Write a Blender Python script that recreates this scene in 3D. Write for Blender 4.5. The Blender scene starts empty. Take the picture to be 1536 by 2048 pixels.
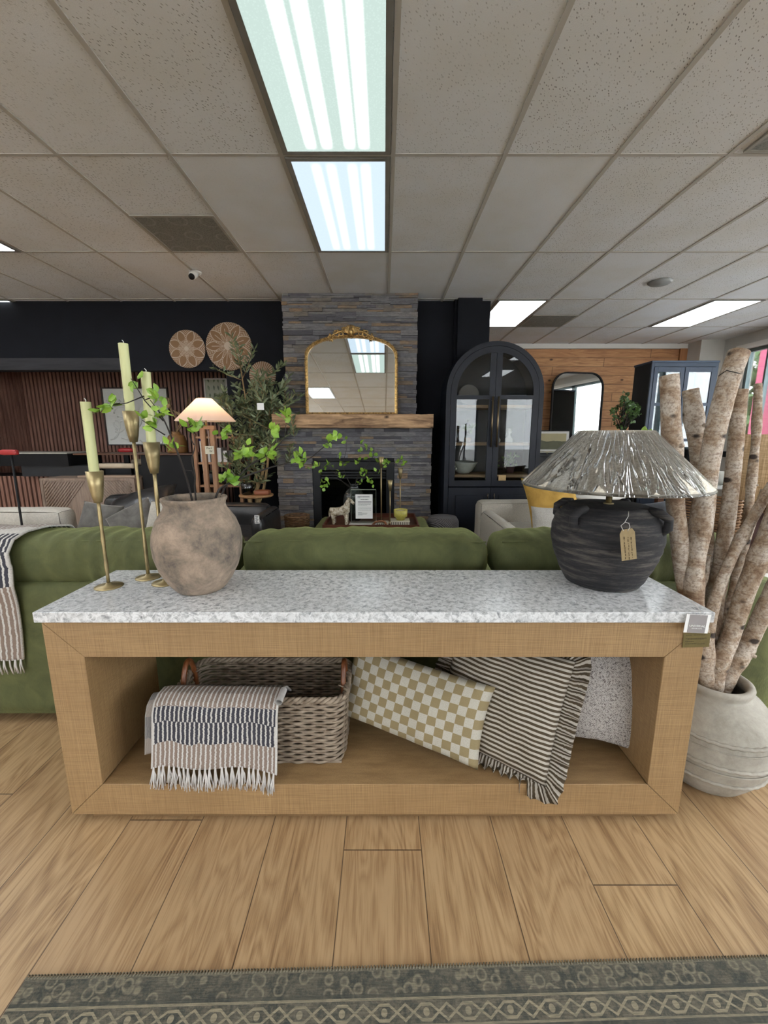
import bpy, math, random
from math import sin, cos, pi, radians as R, atan2, sqrt
from mathutils import Vector, Matrix, noise as mnoise
sc = bpy.context.scene
COL = sc.collection
# ---------------------------------------------------------------- camera
CAM_Z, TILT, FPX = 1.286, R(10.51), 830.0
cd = bpy.data.cameras.new('camera'); cam = bpy.data.objects.new('camera', cd); COL.objects.link(cam)
cam.location = (0, 0, CAM_Z); cam.rotation_euler = (R(90) - TILT, 0, 0)
cd.sensor_fit = 'VERTICAL'; cd.sensor_height = 36; cd.lens = FPX / 2048 * 36
cd.clip_start = .02; cd.clip_end = 200
sc.camera = cam
# ---------------------------------------------------------------- world, exposure
EXPOSURE = 0.64
SKY = 10.0            # radiance of the overcast sky
PANEL = 8.0         # radiance of the fill panels added over the unseen aisle behind
VS = sc.view_settings
VS.view_transform = 'Standard'; VS.look = 'None'; VS.gamma = 1; VS.exposure = EXPOSURE; VS.use_curve_mapping = False
w = bpy.data.worlds.new('overcast_sky'); sc.world = w; w.use_nodes = True
wb = w.node_tree.nodes['Background']; wb.inputs[0].default_value = (.93, .955, 1, 1); wb.inputs[1].default_value = SKY
sc.cycles.max_bounces = 8; sc.cycles.diffuse_bounces = 4; sc.cycles.glossy_bounces = 4
sc.cycles.transparent_max_bounces = 12; sc.cycles.transmission_bounces = 6
sc.cycles.sample_clamp_indirect = 4; sc.cycles.caustics_reflective = False; sc.cycles.caustics_refractive = False
# ---------------------------------------------------------------- helpers
def P(px, py, Y):
    """the point at depth Y (metres in front of the camera) on the ray through a photo pixel"""
    cx, cy = (px - 768) / FPX, (1024 - py) / FPX
    dy, dz = cos(TILT) + cy * sin(TILT), -sin(TILT) + cy * cos(TILT)
    t = Y / dy
    return Vector((cx * t, Y, CAM_Z + dz * t))
K = .74
def srgb(r, g, b, k=None):
    k = K if k is None else k
    f = lambda c: (c / 255 / 12.92) if c / 255 <= .04045 else ((c / 255 + .055) / 1.055) ** 2.4
    return (f(r)*k, f(g)*k, f(b)*k, 1)
class MB:
    """collects shapes into one mesh"""
    def __init__(s): s.v = []; s.f = []; s.uv = []; s.sm = []; s.tint = []; s.cur = .5
    def add(s, vs, fs, uvs=None, smooth=False):
        o = len(s.v); s.v += [tuple(p) for p in vs]; s.f += [tuple(i + o for i in f) for f in fs]
        s.uv += uvs if uvs else [(0, 0)] * len(vs); s.sm += [smooth] * len(fs); s.tint += [s.cur] * len(vs); return s
    def box(s, a, b, mat=None):
        (x0, y0, z0), (x1, y1, z1) = a, b
        vs = [Vector(p) for p in ((x0,y0,z0),(x1,y0,z0),(x1,y1,z0),(x0,y1,z0),(x0,y0,z1),(x1,y0,z1),(x1,y1,z1),(x0,y1,z1))]
        if mat: vs = [mat @ p for p in vs]
        return s.add(vs, [(0,3,2,1),(4,5,6,7),(0,1,5,4),(1,2,6,5),(2,3,7,6),(3,0,4,7)])
    def tube(s, pts, r, n=8, cap=True):
        pts = [Vector(p) for p in pts]; k = len(pts)
        rr = r if isinstance(r, (list, tuple)) else [r] * k
        vs, fs, uv = [], [], []
        up = None
        for i, p in enumerate(pts):
            t = (pts[min(i+1, k-1)] - pts[max(i-1, 0)])
            t = t.normalized() if t.length > 1e-9 else Vector((0,0,1))
            if up is None: up = Vector((0,0,1)) if abs(t.z) < .9 else Vector((1,0,0))
            a = t.cross(up).normalized(); b = a.cross(t).normalized(); up = b
            for j in range(n):
                an = 2*pi*j/n
                vs.append(p + (a*cos(an) + b*sin(an)) * rr[i]); uv.append((j/n, i/(k-1)))
        for i in range(k-1):
            for j in range(n):
                q = (j+1) % n
                fs.append((i*n+j, i*n+q, (i+1)*n+q, (i+1)*n+j))
        if cap: fs.append(tuple(range(n-1, -1, -1))); fs.append(tuple((k-1)*n + j for j in range(n)))
        return s.add(vs, fs, uv, True)
    def lathe(s, prof, c=(0,0,0), n=32, mat=None, sx=1, jit=None):
        vs, fs, uv = [], [], []; k = len(prof)
        for i, (r, z) in enumerate(prof):
            for j in range(n):
                an = 2*pi*j/n; q = r * (jit(an, z) if jit else 1)
                p = Vector((c[0] + q*cos(an)*sx, c[1] + q*sin(an), c[2] + z))
                vs.append(mat @ p if mat else p); uv.append((j/n, i/(k-1)))
        for i in range(k-1):
            for j in range(n):
                q = (j+1) % n
                fs.append((i*n+j, i*n+q, (i+1)*n+q, (i+1)*n+j))
        if prof[0][0] > 0: fs.append(tuple(range(n-1, -1, -1)))
        if prof[-1][0] > 0: fs.append(tuple((k-1)*n + j for j in range(n)))
        return s.add(vs, fs, uv, True)
    def grid(s, fn, nu, nv, smooth=True):
        vs = [fn(i/nu, j/nv) for j in range(nv+1) for i in range(nu+1)]
        uv = [(i/nu, j/nv) for j in range(nv+1) for i in range(nu+1)]
        fs = [(j*(nu+1)+i, j*(nu+1)+i+1, (j+1)*(nu+1)+i+1, (j+1)*(nu+1)+i) for j in range(nv) for i in range(nu)]
        return s.add(vs, fs, uv, smooth)
    def prism(s, poly, y0, y1, mat=None):
        """poly in (x,z), extruded along y"""
        n = len(poly); vs = [Vector((x, y0, z)) for x, z in poly] + [Vector((x, y1, z)) for x, z in poly]
        if mat: vs = [mat @ p for p in vs]
        return s.add(vs, [tuple(range(n)), tuple(range(2*n-1, n-1, -1))] + [(i, i+n, (i+1)%n+n, (i+1)%n) for i in range(n)])
    def ball(s, c, r, n=10, m=7):
        rx, ry, rz = r if isinstance(r, (tuple, list)) else (r, r, r)
        vs = [(c[0]+rx*sin(pi*i/m)*cos(2*pi*j/n), c[1]+ry*sin(pi*i/m)*sin(2*pi*j/n), c[2]+rz*cos(pi*i/m)) for i in range(m+1) for j in range(n)]
        fs = [(i*n+j, (i+1)*n+j, (i+1)*n+(j+1)%n, i*n+(j+1)%n) for i in range(m) for j in range(n)]
        return s.add(vs, fs, None, True)
    def pillow(s, W, H, T, M=None, n=26, pinch=.07, wr=.004, seed=0):
        def mk(sgn):
            def fn(a, b):
                u, v = a*2-1, b*2-1
                x = W/2*u*(1 - pinch*(1-v*v)); y = H/2*v*(1 - pinch*(1-u*u))
                t = max(0, (1-u**2)*(1-v**2)) ** .42
                nz = mnoise.noise(Vector((x*9+seed, y*9, sgn*3))) * wr * 3 * (t**.5) + mnoise.noise(Vector((x*25+seed, y*25, sgn))) * wr * t**.5
                p = Vector((x, -sgn*(T/2*t + nz), y))
                return M @ p if M else p
            return fn
        s.grid(mk(1), n, n); o = len(s.f); s.grid(mk(-1), n, n)
        for i in range(o, len(s.f)): s.f[i] = tuple(reversed(s.f[i]))
        return s
    def build(s, name, mat, parent=None, off=None, bevel=0, seg=2, solid=0, sub=0, smooth=None, weld=False):
        me = bpy.data.meshes.new(name)
        vs = s.v
        if off is not None: vs = [(x-off[0], y-off[1], z-off[2]) for x, y, z in vs]
        me.from_pydata(vs, [], s.f); me.update()
        if any(u != (0, 0) for u in s.uv):
            l = me.uv_layers.new(name='UVMap')
            buf = []
            for lp in me.loops: buf += s.uv[lp.vertex_index]
            l.data.foreach_set('uv', buf)
        if any(t != .5 for t in s.tint):
            at = me.attributes.new('tint', 'FLOAT', 'POINT'); at.data.foreach_set('value', s.tint)
        me.polygons.foreach_set('use_smooth', [smooth if smooth is not None else q for q in s.sm])
        o = bpy.data.objects.new(name, me); COL.objects.link(o)
        if mat: me.materials.append(mat)
        if parent: o.parent = parent
        if weld: m = o.modifiers.new('w', 'WELD'); m.merge_threshold = .0004
        if solid: m = o.modifiers.new('s', 'SOLIDIFY'); m.thickness = solid; m.offset = 0
        if bevel:
            m = o.modifiers.new('b', 'BEVEL'); m.width = bevel; m.segments = seg; m.limit_method = 'ANGLE'; m.angle_limit = R(40)
            me.polygons.foreach_set('use_smooth', [True]*len(me.polygons)); m.harden_normals = True
        if sub: m = o.modifiers.new('ss', 'SUBSURF'); m.levels = sub; m.render_levels = sub
        return o
def thing(name, label, cat, loc=(0,0,0), rz=0, group=None):
    o = bpy.data.objects.new(name, None); COL.objects.link(o); o.location = loc; o.rotation_euler = (0, 0, rz)
    o.empty_display_size = .05
    return tag(o, label, cat, group)
def tag(o, label, cat, group=None, kind=None):
    o['label'] = label; o['category'] = cat
    if group: o['group'] = group
    if kind: o['kind'] = kind
    return o
def struct(name, mb, m, parent=None, label=None, **k):
    o = mb.build(name, m, parent, **k)
    if not parent: o['kind'] = 'structure'
    if label: o['label'] = label
    return o
def dup(root, loc, rz=None, label=None, sc_=None):
    r = root.copy(); COL.objects.link(r); r.location = loc
    if rz is not None: r.rotation_euler = (0, 0, rz)
    if label: r['label'] = label
    if sc_: r.scale = sc_
    for ch in list(root.children):
        c = ch.copy(); COL.objects.link(c); c.parent = r
        for g in ch.children:
            d = g.copy(); COL.objects.link(d); d.parent = c
    return r
def text(name, body, size, mat, parent, M, align='CENTER', extrude=.0003):
    cu = bpy.data.curves.new(name, 'FONT'); cu.body = body; cu.size = size; cu.align_x = align; cu.align_y = 'CENTER'; cu.extrude = extrude
    t = bpy.data.objects.new('tmp', cu); COL.objects.link(t); bpy.context.view_layer.update()
    me = bpy.data.meshes.new_from_object(t.evaluated_get(bpy.context.evaluated_depsgraph_get()))
    bpy.data.objects.remove(t); me.transform(M); me.materials.clear(); me.materials.append(mat); me.name = name
    o = bpy.data.objects.new(name, me); COL.objects.link(o); o.parent = parent
    return o
FACE = Matrix.Rotation(R(90), 4, 'X')     # text standing up, read from -y
def T(x, y, z): return Matrix.Translation((x, y, z))
def RX(a): return Matrix.Rotation(R(a), 4, 'X')
def RY(a): return Matrix.Rotation(R(a), 4, 'Y')
def RZ(a): return Matrix.Rotation(R(a), 4, 'Z')
# ---------------------------------------------------------------- materials
class NT:
    def __init__(s, name):
        s.m = bpy.data.materials.new(name); s.m.use_nodes = True; s.t = s.m.node_tree; s.t.nodes.clear()
        s.out = s.t.nodes.new('ShaderNodeOutputMaterial'); s._c = {}
    def n(s, typ, props=None, **ins):
        nd = s.t.nodes.new('ShaderNode' + typ)
        for k, v in (props or {}).items(): setattr(nd, k, v)
        for k, v in ins.items():
            key = int(k[1:]) if k[0] == 'i' and k[1:].isdigit() else k.replace('_', ' ')
            s.set(nd.inputs[key], v)
        return nd
    def set(s, sock, v):
        if isinstance(v, bpy.types.NodeSocket): s.t.links.new(v, sock)
        elif isinstance(v, bpy.types.Node): s.t.links.new(v.outputs[0], sock)
        elif isinstance(v, (tuple, list)) and len(v) == 3 and sock.type == 'RGBA': sock.default_value = (*v, 1)
        else: sock.default_value = v
    def co(s, kind='Object'):
        if kind not in s._c: s._c[kind] = s.t.nodes.new('ShaderNodeTexCoord').outputs[kind]
        return s._c[kind]
    def m_(s, op, a, b=0.0, c=None, clamp=False):
        nd = s.n('Math', {'operation': op, 'use_clamp': clamp}, i0=a, i1=b)
        if c is not None: s.set(nd.inputs[2], c)
        return nd.outputs[0]
    def xyz(s, v): return s.n('SeparateXYZ', None, i0=v).outputs
    def vec(s, x=0., y=0., z=0.): return s.n('CombineXYZ', None, i0=x, i1=y, i2=z).outputs[0]
    def scale(s, v, sx, sy, sz): return s.n('VectorMath', {'operation': 'MULTIPLY'}, i0=v, i1=(sx, sy, sz)).outputs[0]
    def noise(s, v, scale=5., detail=3., rough=.5, dist=0.):
        return s.n('TexNoise', None, Vector=v, Scale=scale, Detail=detail, Roughness=rough, Distortion=dist).outputs[0]
    def vor(s, v, scale=5., feature='F1', out=0, rnd=1.):
        return s.n('TexVoronoi', {'feature': feature}, Vector=v, Scale=scale, Randomness=rnd).outputs[out]
    def white(s, v): return s.n('TexWhiteNoise', {'noise_dimensions': '3D'}, Vector=v).outputs[0]
    def ramp(s, f, stops, interp='LINEAR'):
        nd = s.n('ValToRGB', None, i0=f); nd.color_ramp.interpolation = interp
        e = nd.color_ramp.elements
        while len(e) < len(stops): e.new(.5)
        for i, (p, c) in enumerate(stops):
            e[i].position = p; e[i].color = c if len(c) == 4 else (*c, 1)
        return nd.outputs[0]
    def mix(s, f, a, b, bt='MIX'):
        nd = s.n('Mix', {'data_type': 'RGBA', 'blend_type': bt}); s.set(nd.inputs[0], f); s.set(nd.inputs[6], a); s.set(nd.inputs[7], b)
        return nd.outputs[2]
    def bump(s, h, strength=.3, dist=.01): return s.n('Bump', None, Strength=strength, Distance=dist, Height=h).outputs[0]
    def bsdf(s, color, rough=.6, metal=0., normal=None, **k):
        b = s.n('BsdfPrincipled', None, Base_Color=color, Roughness=rough, Metallic=metal, **k)
        if normal is not None: s.set(b.inputs['Normal'], normal)
        s.t.links.new(b.outputs[0], s.out.inputs[0]); return s.m
def gr(v): return (v, v, v, 1)
def plain(name, c, rough=.6, metal=0., var=.12, scale=6., bump=.0, bscale=60., **k):
    t = NT(name); f = t.noise(t.co(), scale, 4.)
    c2 = tuple(max(0, x*(1-var)) for x in c[:3]) + (1,); c3 = tuple(min(1, x*(1+var)) for x in c[:3]) + (1,)
    nb = t.bump(t.noise(t.co(), bscale, 3.), bump, .005) if bump else None
    return t.bsdf(t.ramp(f, [(.35, c2), (.65, c3)]), rough, metal, nb, **k)
def emit(name, c, st):
    t = NT(name); e = t.n('Emission', None, Color=c, Strength=st); t.t.links.new(e.outputs[0], t.out.inputs[0]); return t.m
def glass(name, tint=(.93,.97,.96,1), refl=1.0, rough=.02):
    t = NT(name); tr = t.n('BsdfTransparent', None, Color=tint); gl = t.n('BsdfGlossy', None, Roughness=rough)
    lw = t.n('Fresnel', None, IOR=1.5).outputs[0]
    mx = t.n('MixShader', None, i0=t.m_('MULTIPLY', lw, refl, clamp=True), i1=tr, i2=gl)
    t.t.links.new(mx.outputs[0], t.out.inputs[0]); return t.m
MATS = {}
def wood(name, dark, light, axis='x', scale=1., rough=.5, bump=.15, knots=0.):
    t = NT(name); v = t.co()
    s = {'x': (1.6, 22, 22), 'y': (22, 1.6, 22), 'z': (22, 22, 1.6)}[axis]
    q = t.scale(v, *[a*scale for a in s])
    f = t.noise(q, 1., 5., .6, 1.2); g = t.noise(q, 5., 3., .6)
    f2 = t.m_('ADD', t.m_('MULTIPLY', f, .75), t.m_('MULTIPLY', g, .25))
    c = t.ramp(f2, [(.35, dark), (.62, light)])
    if knots:
        kd = t.vor(t.scale(v, *{'x': (1, 1.6, 1.6), 'y': (1.6, 1, 1.6), 'z': (1.6, 1.6, 1)}[axis]), knots)
        c = t.mix(t.ramp(kd, [(.05, gr(1)), (.11, gr(0))]), c, tuple(x*.25 for x in dark[:3]) + (1,))
    return t.bsdf(c, rough, 0., t.bump(f2, bump, .003))
WHITE = plain('white_paint', srgb(225, 222, 216, 1), .7, var=.02)
GREYWALL = plain('grey_wall_paint', srgb(196, 194, 188, 1), .8, var=.03)
BLACKWALL = plain('black_wall_paint', (.004, .0048, .008, 1), .75, var=.15, Specular_IOR_Level=.2)
BLACK = plain('black_lacquer', (.010, .011, .013, 1), .45, var=.2, Specular_IOR_Level=.3)
MATTEBLACK = plain('matte_black', (.007, .007, .008, 1), .65, var=.2, Specular_IOR_Level=.25)
BRASS = plain('aged_brass', (.33, .265, .14, 1), .42, .85, var=.35, scale=14.)
GOLD = plain('antique_gold', (.45, .29, .11, 1), .42, .85, var=.5, scale=60., bump=.3)
STEEL = plain('brushed_steel', (.5, .5, .5, 1), .4, 1.)
PAPER = plain('paper', srgb(232, 232, 230, 1), .8, var=.02)
INK = plain('ink', (.03, .03, .03, 1), .8, var=.0)
CREAM = plain('cream_boucle', srgb(206, 200, 188), .95, var=.08, scale=90., bump=.5, bscale=220.)
GLASS = glass('clear_glass')
MIRROR = NT('mirror_silver').bsdf((.86, .88, .87, 1), .015, 1.)
t = NT('ceiling_tile'); v = t.co(); xs = t.xyz(v)
cell = t.vec(t.m_('FLOOR', t.m_('DIVIDE', t.m_('SUBTRACT', xs[0], .05), .61)), t.m_('FLOOR', t.m_('DIVIDE', t.m_('SUBTRACT', xs[1], .14), 1.22)), 0.)
rnd = t.white(cell)
spk = t.vor(t.scale(t.n('VectorRotate', None, Vector=v, Angle=.6).outputs[0], 1.9, .8, 1), 56.)
sparse = t.ramp(t.noise(v, 9., 2.), [(.36, gr(.35)), (.56, gr(1))])
dots = t.m_('MULTIPLY', t.ramp(spk, [(.17, gr(1)), (.28, gr(0))]), sparse)
amt = t.m_('MULTIPLY', dots, t.ramp(rnd, [(.2, gr(.08)), (.6, gr(.75))]))
stain = t.noise(v, 2.2, 3.)
base = t.mix(t.ramp(stain, [(.40, gr(0)), (.68, gr(.6))]), srgb(228, 232, 238, 1), srgb(216, 215, 210, 1))
base = t.mix(t.m_('MULTIPLY', rnd, .25), base, srgb(214, 213, 212, 1))
CEIL = t.bsdf(t.mix(amt, base, srgb(84, 84, 78)), .9, 0., t.bump(t.noise(v, 190., 2.), .25, .004))
# oak floor
t = NT('oak_planks'); v = t.co(); xs = t.xyz(v)
u = t.m_('DIVIDE', t.m_('SUBTRACT', xs[0], .1165), .245); k = t.m_('FLOOR', u)
off = t.m_('MULTIPLY', t.m_('FRACT', t.m_('ADD', t.m_('MULTIPLY', k, .352), 10.763)), 1.85)
vv = t.m_('DIVIDE', t.m_('ADD', xs[1], off), 1.85); j = t.m_('FLOOR', vv)
rnd = t.white(t.vec(k, j, 1.7)); rnd2 = t.white(t.vec(k, j, 9.1))
fu = t.m_('FRACT', u); fv = t.m_('FRACT', vv)
gap = t.m_('MAXIMUM', t.m_('LESS_THAN', fu, .012), t.m_('LESS_THAN', fv, .0022))
q = t.vec(t.m_('ADD', t.m_('MULTIPLY', xs[0], 7.), t.m_('MULTIPLY', rnd, 40.)), t.m_('MULTIPLY', xs[1], 1.0), t.m_('MULTIPLY', rnd2, 30.))
cath = t.noise(q, 1.3, 2., .45, .6)
rings = t.m_('FRACT', t.m_('MULTIPLY', cath, 13.))
rings = t.m_('ABSOLUTE', t.m_('SUBTRACT', rings, .5))
fine = t.noise(t.vec(t.m_('MULTIPLY', xs[0], 260.), t.m_('MULTIPLY', xs[1], 9.), rnd), 1., 3., .6)
f = t.m_('ADD', t.m_('ADD', t.m_('MULTIPLY', rings, .38), t.m_('MULTIPLY', fine, .56)), t.m_('MULTIPLY', t.noise(q, 3.2, 3., .5, .4), .52))
c = t.ramp(f, [(.34, srgb(112, 84, 56, .92)), (.52, srgb(158, 127, 90, .92)), (.74, srgb(188, 158, 118, .92))])
c = t.mix(t.m_('MULTIPLY', rnd, .30), c, srgb(150, 118, 88, .92))
kn = t.vor(t.vec(t.m_('MULTIPLY', xs[0], 2.4), t.m_('MULTIPLY', xs[1], 1.2), 0.), 1.6)
c = t.mix(t.ramp(kn, [(.015, gr(.75)), (.06, gr(0))]), c, srgb(95, 66, 42))
c = t.mix(t.m_('MULTIPLY', gap, .8), c, srgb(62, 44, 30))
FLOORM = t.bsdf(c, t.m_('ADD', .34, t.m_('MULTIPLY', fine, .18)), 0., t.bump(t.m_('SUBTRACT', t.m_('MULTIPLY', fine, .4), gap), .25, .0015))
# grasscloth oak of the console
def weave(name, a, b, s=1.):
    t = NT(name); v = t.co()
    h = t.noise(t.scale(v, 9*s, 40*s, 520*s), 1., 2., .6); w_ = t.noise(t.scale(v, 520*s, 520*s, 9*s), 1., 2., .6)
    d = t.noise(t.scale(v, 260*s, 260*s, 260*s), 1., 2.)
    f = t.m_('ADD', t.m_('MULTIPLY', h, .5), t.m_('MULTIPLY', w_, .5))
    c = t.ramp(f, [(.36, a), (.62, b)]); c = t.mix(t.ramp(t.noise(v, 3.5, 2.), [(.3, gr(.0)), (.7, gr(.35))]), c, a)
    return t.bsdf(c, .55, 0., t.bump(t.m_('ADD', f, t.m_('MULTIPLY', d, .3)), .35, .0015))
OAKCLOTH = weave('grasscloth_oak', srgb(147, 115, 76), srgb(187, 153, 108))
t = NT('speckled_grey_marble'); v = t.co()
n1 = t.noise(v, 58., 6., .66, .6); n2 = t.noise(v, 110., 4., .6, .5); n3 = t.noise(v, 5., 3.)
c = t.ramp(n1, [(.33, srgb(128, 130, 134, .95)), (.45, srgb(188, 190, 192, .95)), (.58, srgb(226, 228, 229, .95))])
c = t.mix(t.ramp(n2, [(.30, gr(.4)), (.42, gr(0))]), c, srgb(112, 114, 120, .95))
c = t.mix(t.ramp(n3, [(.4, gr(0)), (.7, gr(.35))]), c, srgb(196, 196, 196, .95))
ve = t.vor(t.n('VectorMath', {'operation': 'ADD'}, i0=v, i1=t.scale(t.n('TexNoise', None, Vector=v, Scale=9.).outputs[1], .12, .12, .12)).outputs[0], 30., 'DISTANCE_TO_EDGE')
c = t.mix(t.ramp(ve, [(.0, gr(.6)), (.045, gr(0))]), c, srgb(240, 241, 242, .95))
MARBLE = t.bsdf(c, .22, 0.)
def velvet(name, c, c2, scale=7.):
    t = NT(name); v = t.co(); f = t.noise(v, scale, 4., .6, .8); g = t.noise(t.scale(v, 300, 300, 60), 1., 2.)
    cc = t.ramp(f, [(.3, c), (.7, c2)]); cc = t.mix(t.m_('MULTIPLY', g, .22), cc, c)
    return t.bsdf(cc, .85, 0., t.bump(t.m_('ADD', t.noise(v, 9., 3., .5, 1.), t.m_('MULTIPLY', g, .12)), .35, .02), Sheen_Weight=.9, Sheen_Roughness=.35, Sheen_Tint=tuple(min(1, x*2.4) for x in c2[:3]) + (1,))
GREENV = velvet('green_velvet', (.050, .058, .018, 1), (.105, .115, .040, 1))
t = NT('stack_stone'); v = t.co(); tn = t.n('Attribute', {'attribute_name': 'tint'}).outputs[2]
c = t.ramp(tn, [(.0, srgb(78, 77, 82, 1)), (.35, srgb(118, 117, 121, 1)), (.65, srgb(136, 133, 131, 1)), (.86, srgb(124, 116, 106, 1)), (.97, srgb(152, 128, 100, 1))])
c = t.mix(t.ramp(t.noise(t.scale(v, 8, 8, 26), 1.6, 5., .65), [(.35, gr(.55)), (.6, gr(0))]), c, srgb(74, 72, 76, 1))
STONE = t.bsdf(c, .85, 0., t.bump(t.noise(t.scale(v, 10, 10, 30), 2.5, 5., .7), .8, .02))
SLAT = wood('walnut_slat', srgb(108, 74, 62, 1), srgb(152, 112, 96, 1), 'z', 1., .6)
WALNUT = wood('walnut', srgb(70, 42, 28), srgb(112, 72, 48), 'x', 1., .45)
LIGHTOAK = wood('pale_oak', srgb(150, 124, 104), srgb(184, 158, 136), 'x', 2., .55)
BEAM = wood('weathered_beam', srgb(90, 66, 48, 1), srgb(196, 160, 122, 1), 'x', .7, .85, 1., knots=3.)
DARKBEAM = wood('dark_beam', (.006, .006, .008, 1), (.022, .022, .027, 1), 'x', .8, .8, .6)
t = NT('knotty_pine'); v = t.co(); xs = t.xyz(v)
row = t.m_('FLOOR', t.m_('DIVIDE', xs[2], .1425)); rn = t.white(t.vec(row, 0., 5.))
cx = t.m_('ADD', xs[0], t.m_('MULTIPLY', rn, 7.)); cellx = t.m_('FLOOR', t.m_('DIVIDE', cx, 2.1)); rn2 = t.white(t.vec(row, cellx, 2.))
q = t.vec(t.m_('MULTIPLY', cx, 1.6), row, t.m_('MULTIPLY', xs[2], 15.))
f = t.noise(q, 1.7, 4., .6, 1.2)
c = t.ramp(f, [(.3, srgb(146, 98, 62, 1)), (.55, srgb(186, 136, 90, 1)), (.75, srgb(206, 160, 114, 1))])
c = t.mix(t.m_('MULTIPLY', rn2, .35), c, srgb(160, 104, 66, 1))
kn = t.vor(t.vec(cx, row, t.m_('MULTIPLY', xs[2], 1.7)), 3.6)
c = t.mix(t.ramp(kn, [(.06, gr(.9)), (.13, gr(0))]), c, srgb(70, 38, 24))
fz = t.m_('FRACT', t.m_('DIVIDE', xs[2], .1425)); fx = t.m_('FRACT', t.m_('DIVIDE', cx, 2.1))
gp = t.m_('MAXIMUM', t.m_('LESS_THAN', fz, .05), t.m_('LESS_THAN', fx, .004))
c = t.mix(t.m_('MULTIPLY', gp, .75), c, srgb(58, 34, 22))
PINE = t.bsdf(c, .6, 0., t.bump(t.m_('SUBTRACT', f, gp), .4, .005))
def wicker_mat(name, a, b, d):
    t = NT(name); f = t.noise(t.scale(t.co(), 30, 30, 60), 1., 4.); g = t.noise(t.co(), 9., 2.)
    c = t.ramp(f, [(.35, a), (.62, b)]); c = t.mix(t.ramp(g, [(.35, gr(.0)), (.65, gr(.6))]), c, d)
    return t.bsdf(c, .7, 0., t.bump(f, .4, .002))
WICKER = wicker_mat('grey_wicker', srgb(116, 98, 80), srgb(176, 160, 140), srgb(140, 124, 106))
TANWICKER = wicker_mat('tan_wicker', srgb(108, 78, 52), srgb(170, 132, 94), srgb(136, 100, 68))
# woven throw: white ribs along the length over taupe and charcoal bands
def throw_mat(name, ribs, bands, flip=0.):
    t = NT(name); uv = t.xyz(t.co('UV'))
    nz = t.noise(t.vec(t.m_('MULTIPLY', uv[0], 7.), t.m_('MULTIPLY', uv[1], 9.), 0.), 1., 2.)
    V = t.m_('ADD', uv[1], t.m_('MULTIPLY', t.m_('SUBTRACT', nz, .5), .05))
    stops = []
    pal = {'t': srgb(150, 132, 120), 'c': srgb(62, 62, 72), 'w': srgb(214, 208, 200)}
    for p, k in bands: stops.append((p, pal[k]))
    col = t.ramp(V, stops, 'CONSTANT')
    sh = t.ramp(V, [(p, gr(.5 * (i % 2))) for i, (p, k) in enumerate(bands)], 'CONSTANT')
    wob = t.m_('MULTIPLY', t.m_('SUBTRACT', t.noise(t.vec(t.m_('MULTIPLY', uv[0], ribs*.5), t.m_('MULTIPLY', uv[1], 70.), 0.), 1., 2.), .5), .5)
    fr = t.m_('FRACT', t.m_('ADD', t.m_('ADD', t.m_('MULTIPLY', uv[0], ribs), sh), wob))
    tri = t.m_('ABSOLUTE', t.m_('SUBTRACT', fr, .5))
    rib = t.ramp(tri, [(.29, gr(0)), (.35, gr(1))])
    edge = t.m_('GREATER_THAN', t.m_('ABSOLUTE', t.m_('SUBTRACT', uv[0], .5)), .485)
    rib = t.m_('MAXIMUM', rib, edge)
    fin = t.noise(t.vec(t.m_('MULTIPLY', uv[0], ribs*6), t.m_('MULTIPLY', uv[1], 260.), 0.), 1., 2.)
    c = t.mix(rib, col, t.mix(t.ramp(fin, [(.35, gr(.5)), (.5, gr(0))]), srgb(226, 222, 216), srgb(150, 145, 145)))
    return t.bsdf(c, .95, 0., t.bump(t.m_('ADD', rib, fin), .6, .003))
THROW1 = throw_mat('striped_throw', 27., [(0., 't'), (.17, 'c'), (.31, 'c'), (.45, 't'), (.46, 't'), (.80, 'c')])
THROW2 = throw_mat('ribbed_throw', 26., [(0., 't'), (.26, 'c'), (.42, 'c'), (.55, 'w'), (.62, 't'), (.74, 'c'), (.84, 't')])
FRINGE = plain('white_yarn', srgb(222, 218, 214), .95, var=.1, scale=40.)
def terracotta(name, a, b, c_, sx=1., sc_=9., ds=.25):
    t = NT(name); v = t.co(); f = t.noise(t.scale(v, 1, 1, sx), sc_, 8., .74, ds); g = t.noise(v, 60., 4.)
    c = t.ramp(f, [(.34, a), (.49, b), (.66, c_)]); c = t.mix(t.m_('MULTIPLY', g, .3), c, a)
    return t.bsdf(c, .9, 0., t.bump(t.m_('ADD', f, t.m_('MULTIPLY', g, .5)), .4, .006))
CLAY = terracotta('weathered_clay', srgb(92, 86, 80), srgb(150, 134, 118), srgb(196, 172, 150))
DARKCLAY = terracotta('charcoal_clay', srgb(24, 24, 28), srgb(46, 45, 48), srgb(104, 98, 92), 9., 5., .05)
STONEWARE = terracotta('chalky_stoneware', srgb(160, 154, 142), srgb(186, 180, 168), srgb(206, 200, 188))
def bark(name):
    t = NT(name); v = t.co(); f = t.noise(v, 13., 5., .7, .3); g = t.noise(t.scale(v, 14, 14, 110), 1., 3., .6); s = t.noise(v, 110., 3., .7)
    c = t.ramp(f, [(.34, srgb(138, 110, 86)), (.45, srgb(182, 160, 136)), (.56, srgb(212, 198, 182)), (.72, srgb(228, 220, 208))])
    c = t.mix(t.ramp(g, [(.34, gr(.5)), (.44, gr(0))]), c, srgb(124, 92, 72)); c = t.mix(t.ramp(s, [(.40, gr(.55)), (.52, gr(0))]), c, srgb(120, 96, 78))
    k = t.vor(t.scale(v, 9, 9, 17), 1.)
    c = t.mix(t.ramp(k, [(.13, gr(.95)), (.21, gr(0))]), c, srgb(44, 34, 30))
    return t.bsdf(c, .85, 0., t.bump(t.m_('ADD', f, t.m_('ADD', g, s)), .6, .005))
BIRCH = bark('birch_bark')
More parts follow.
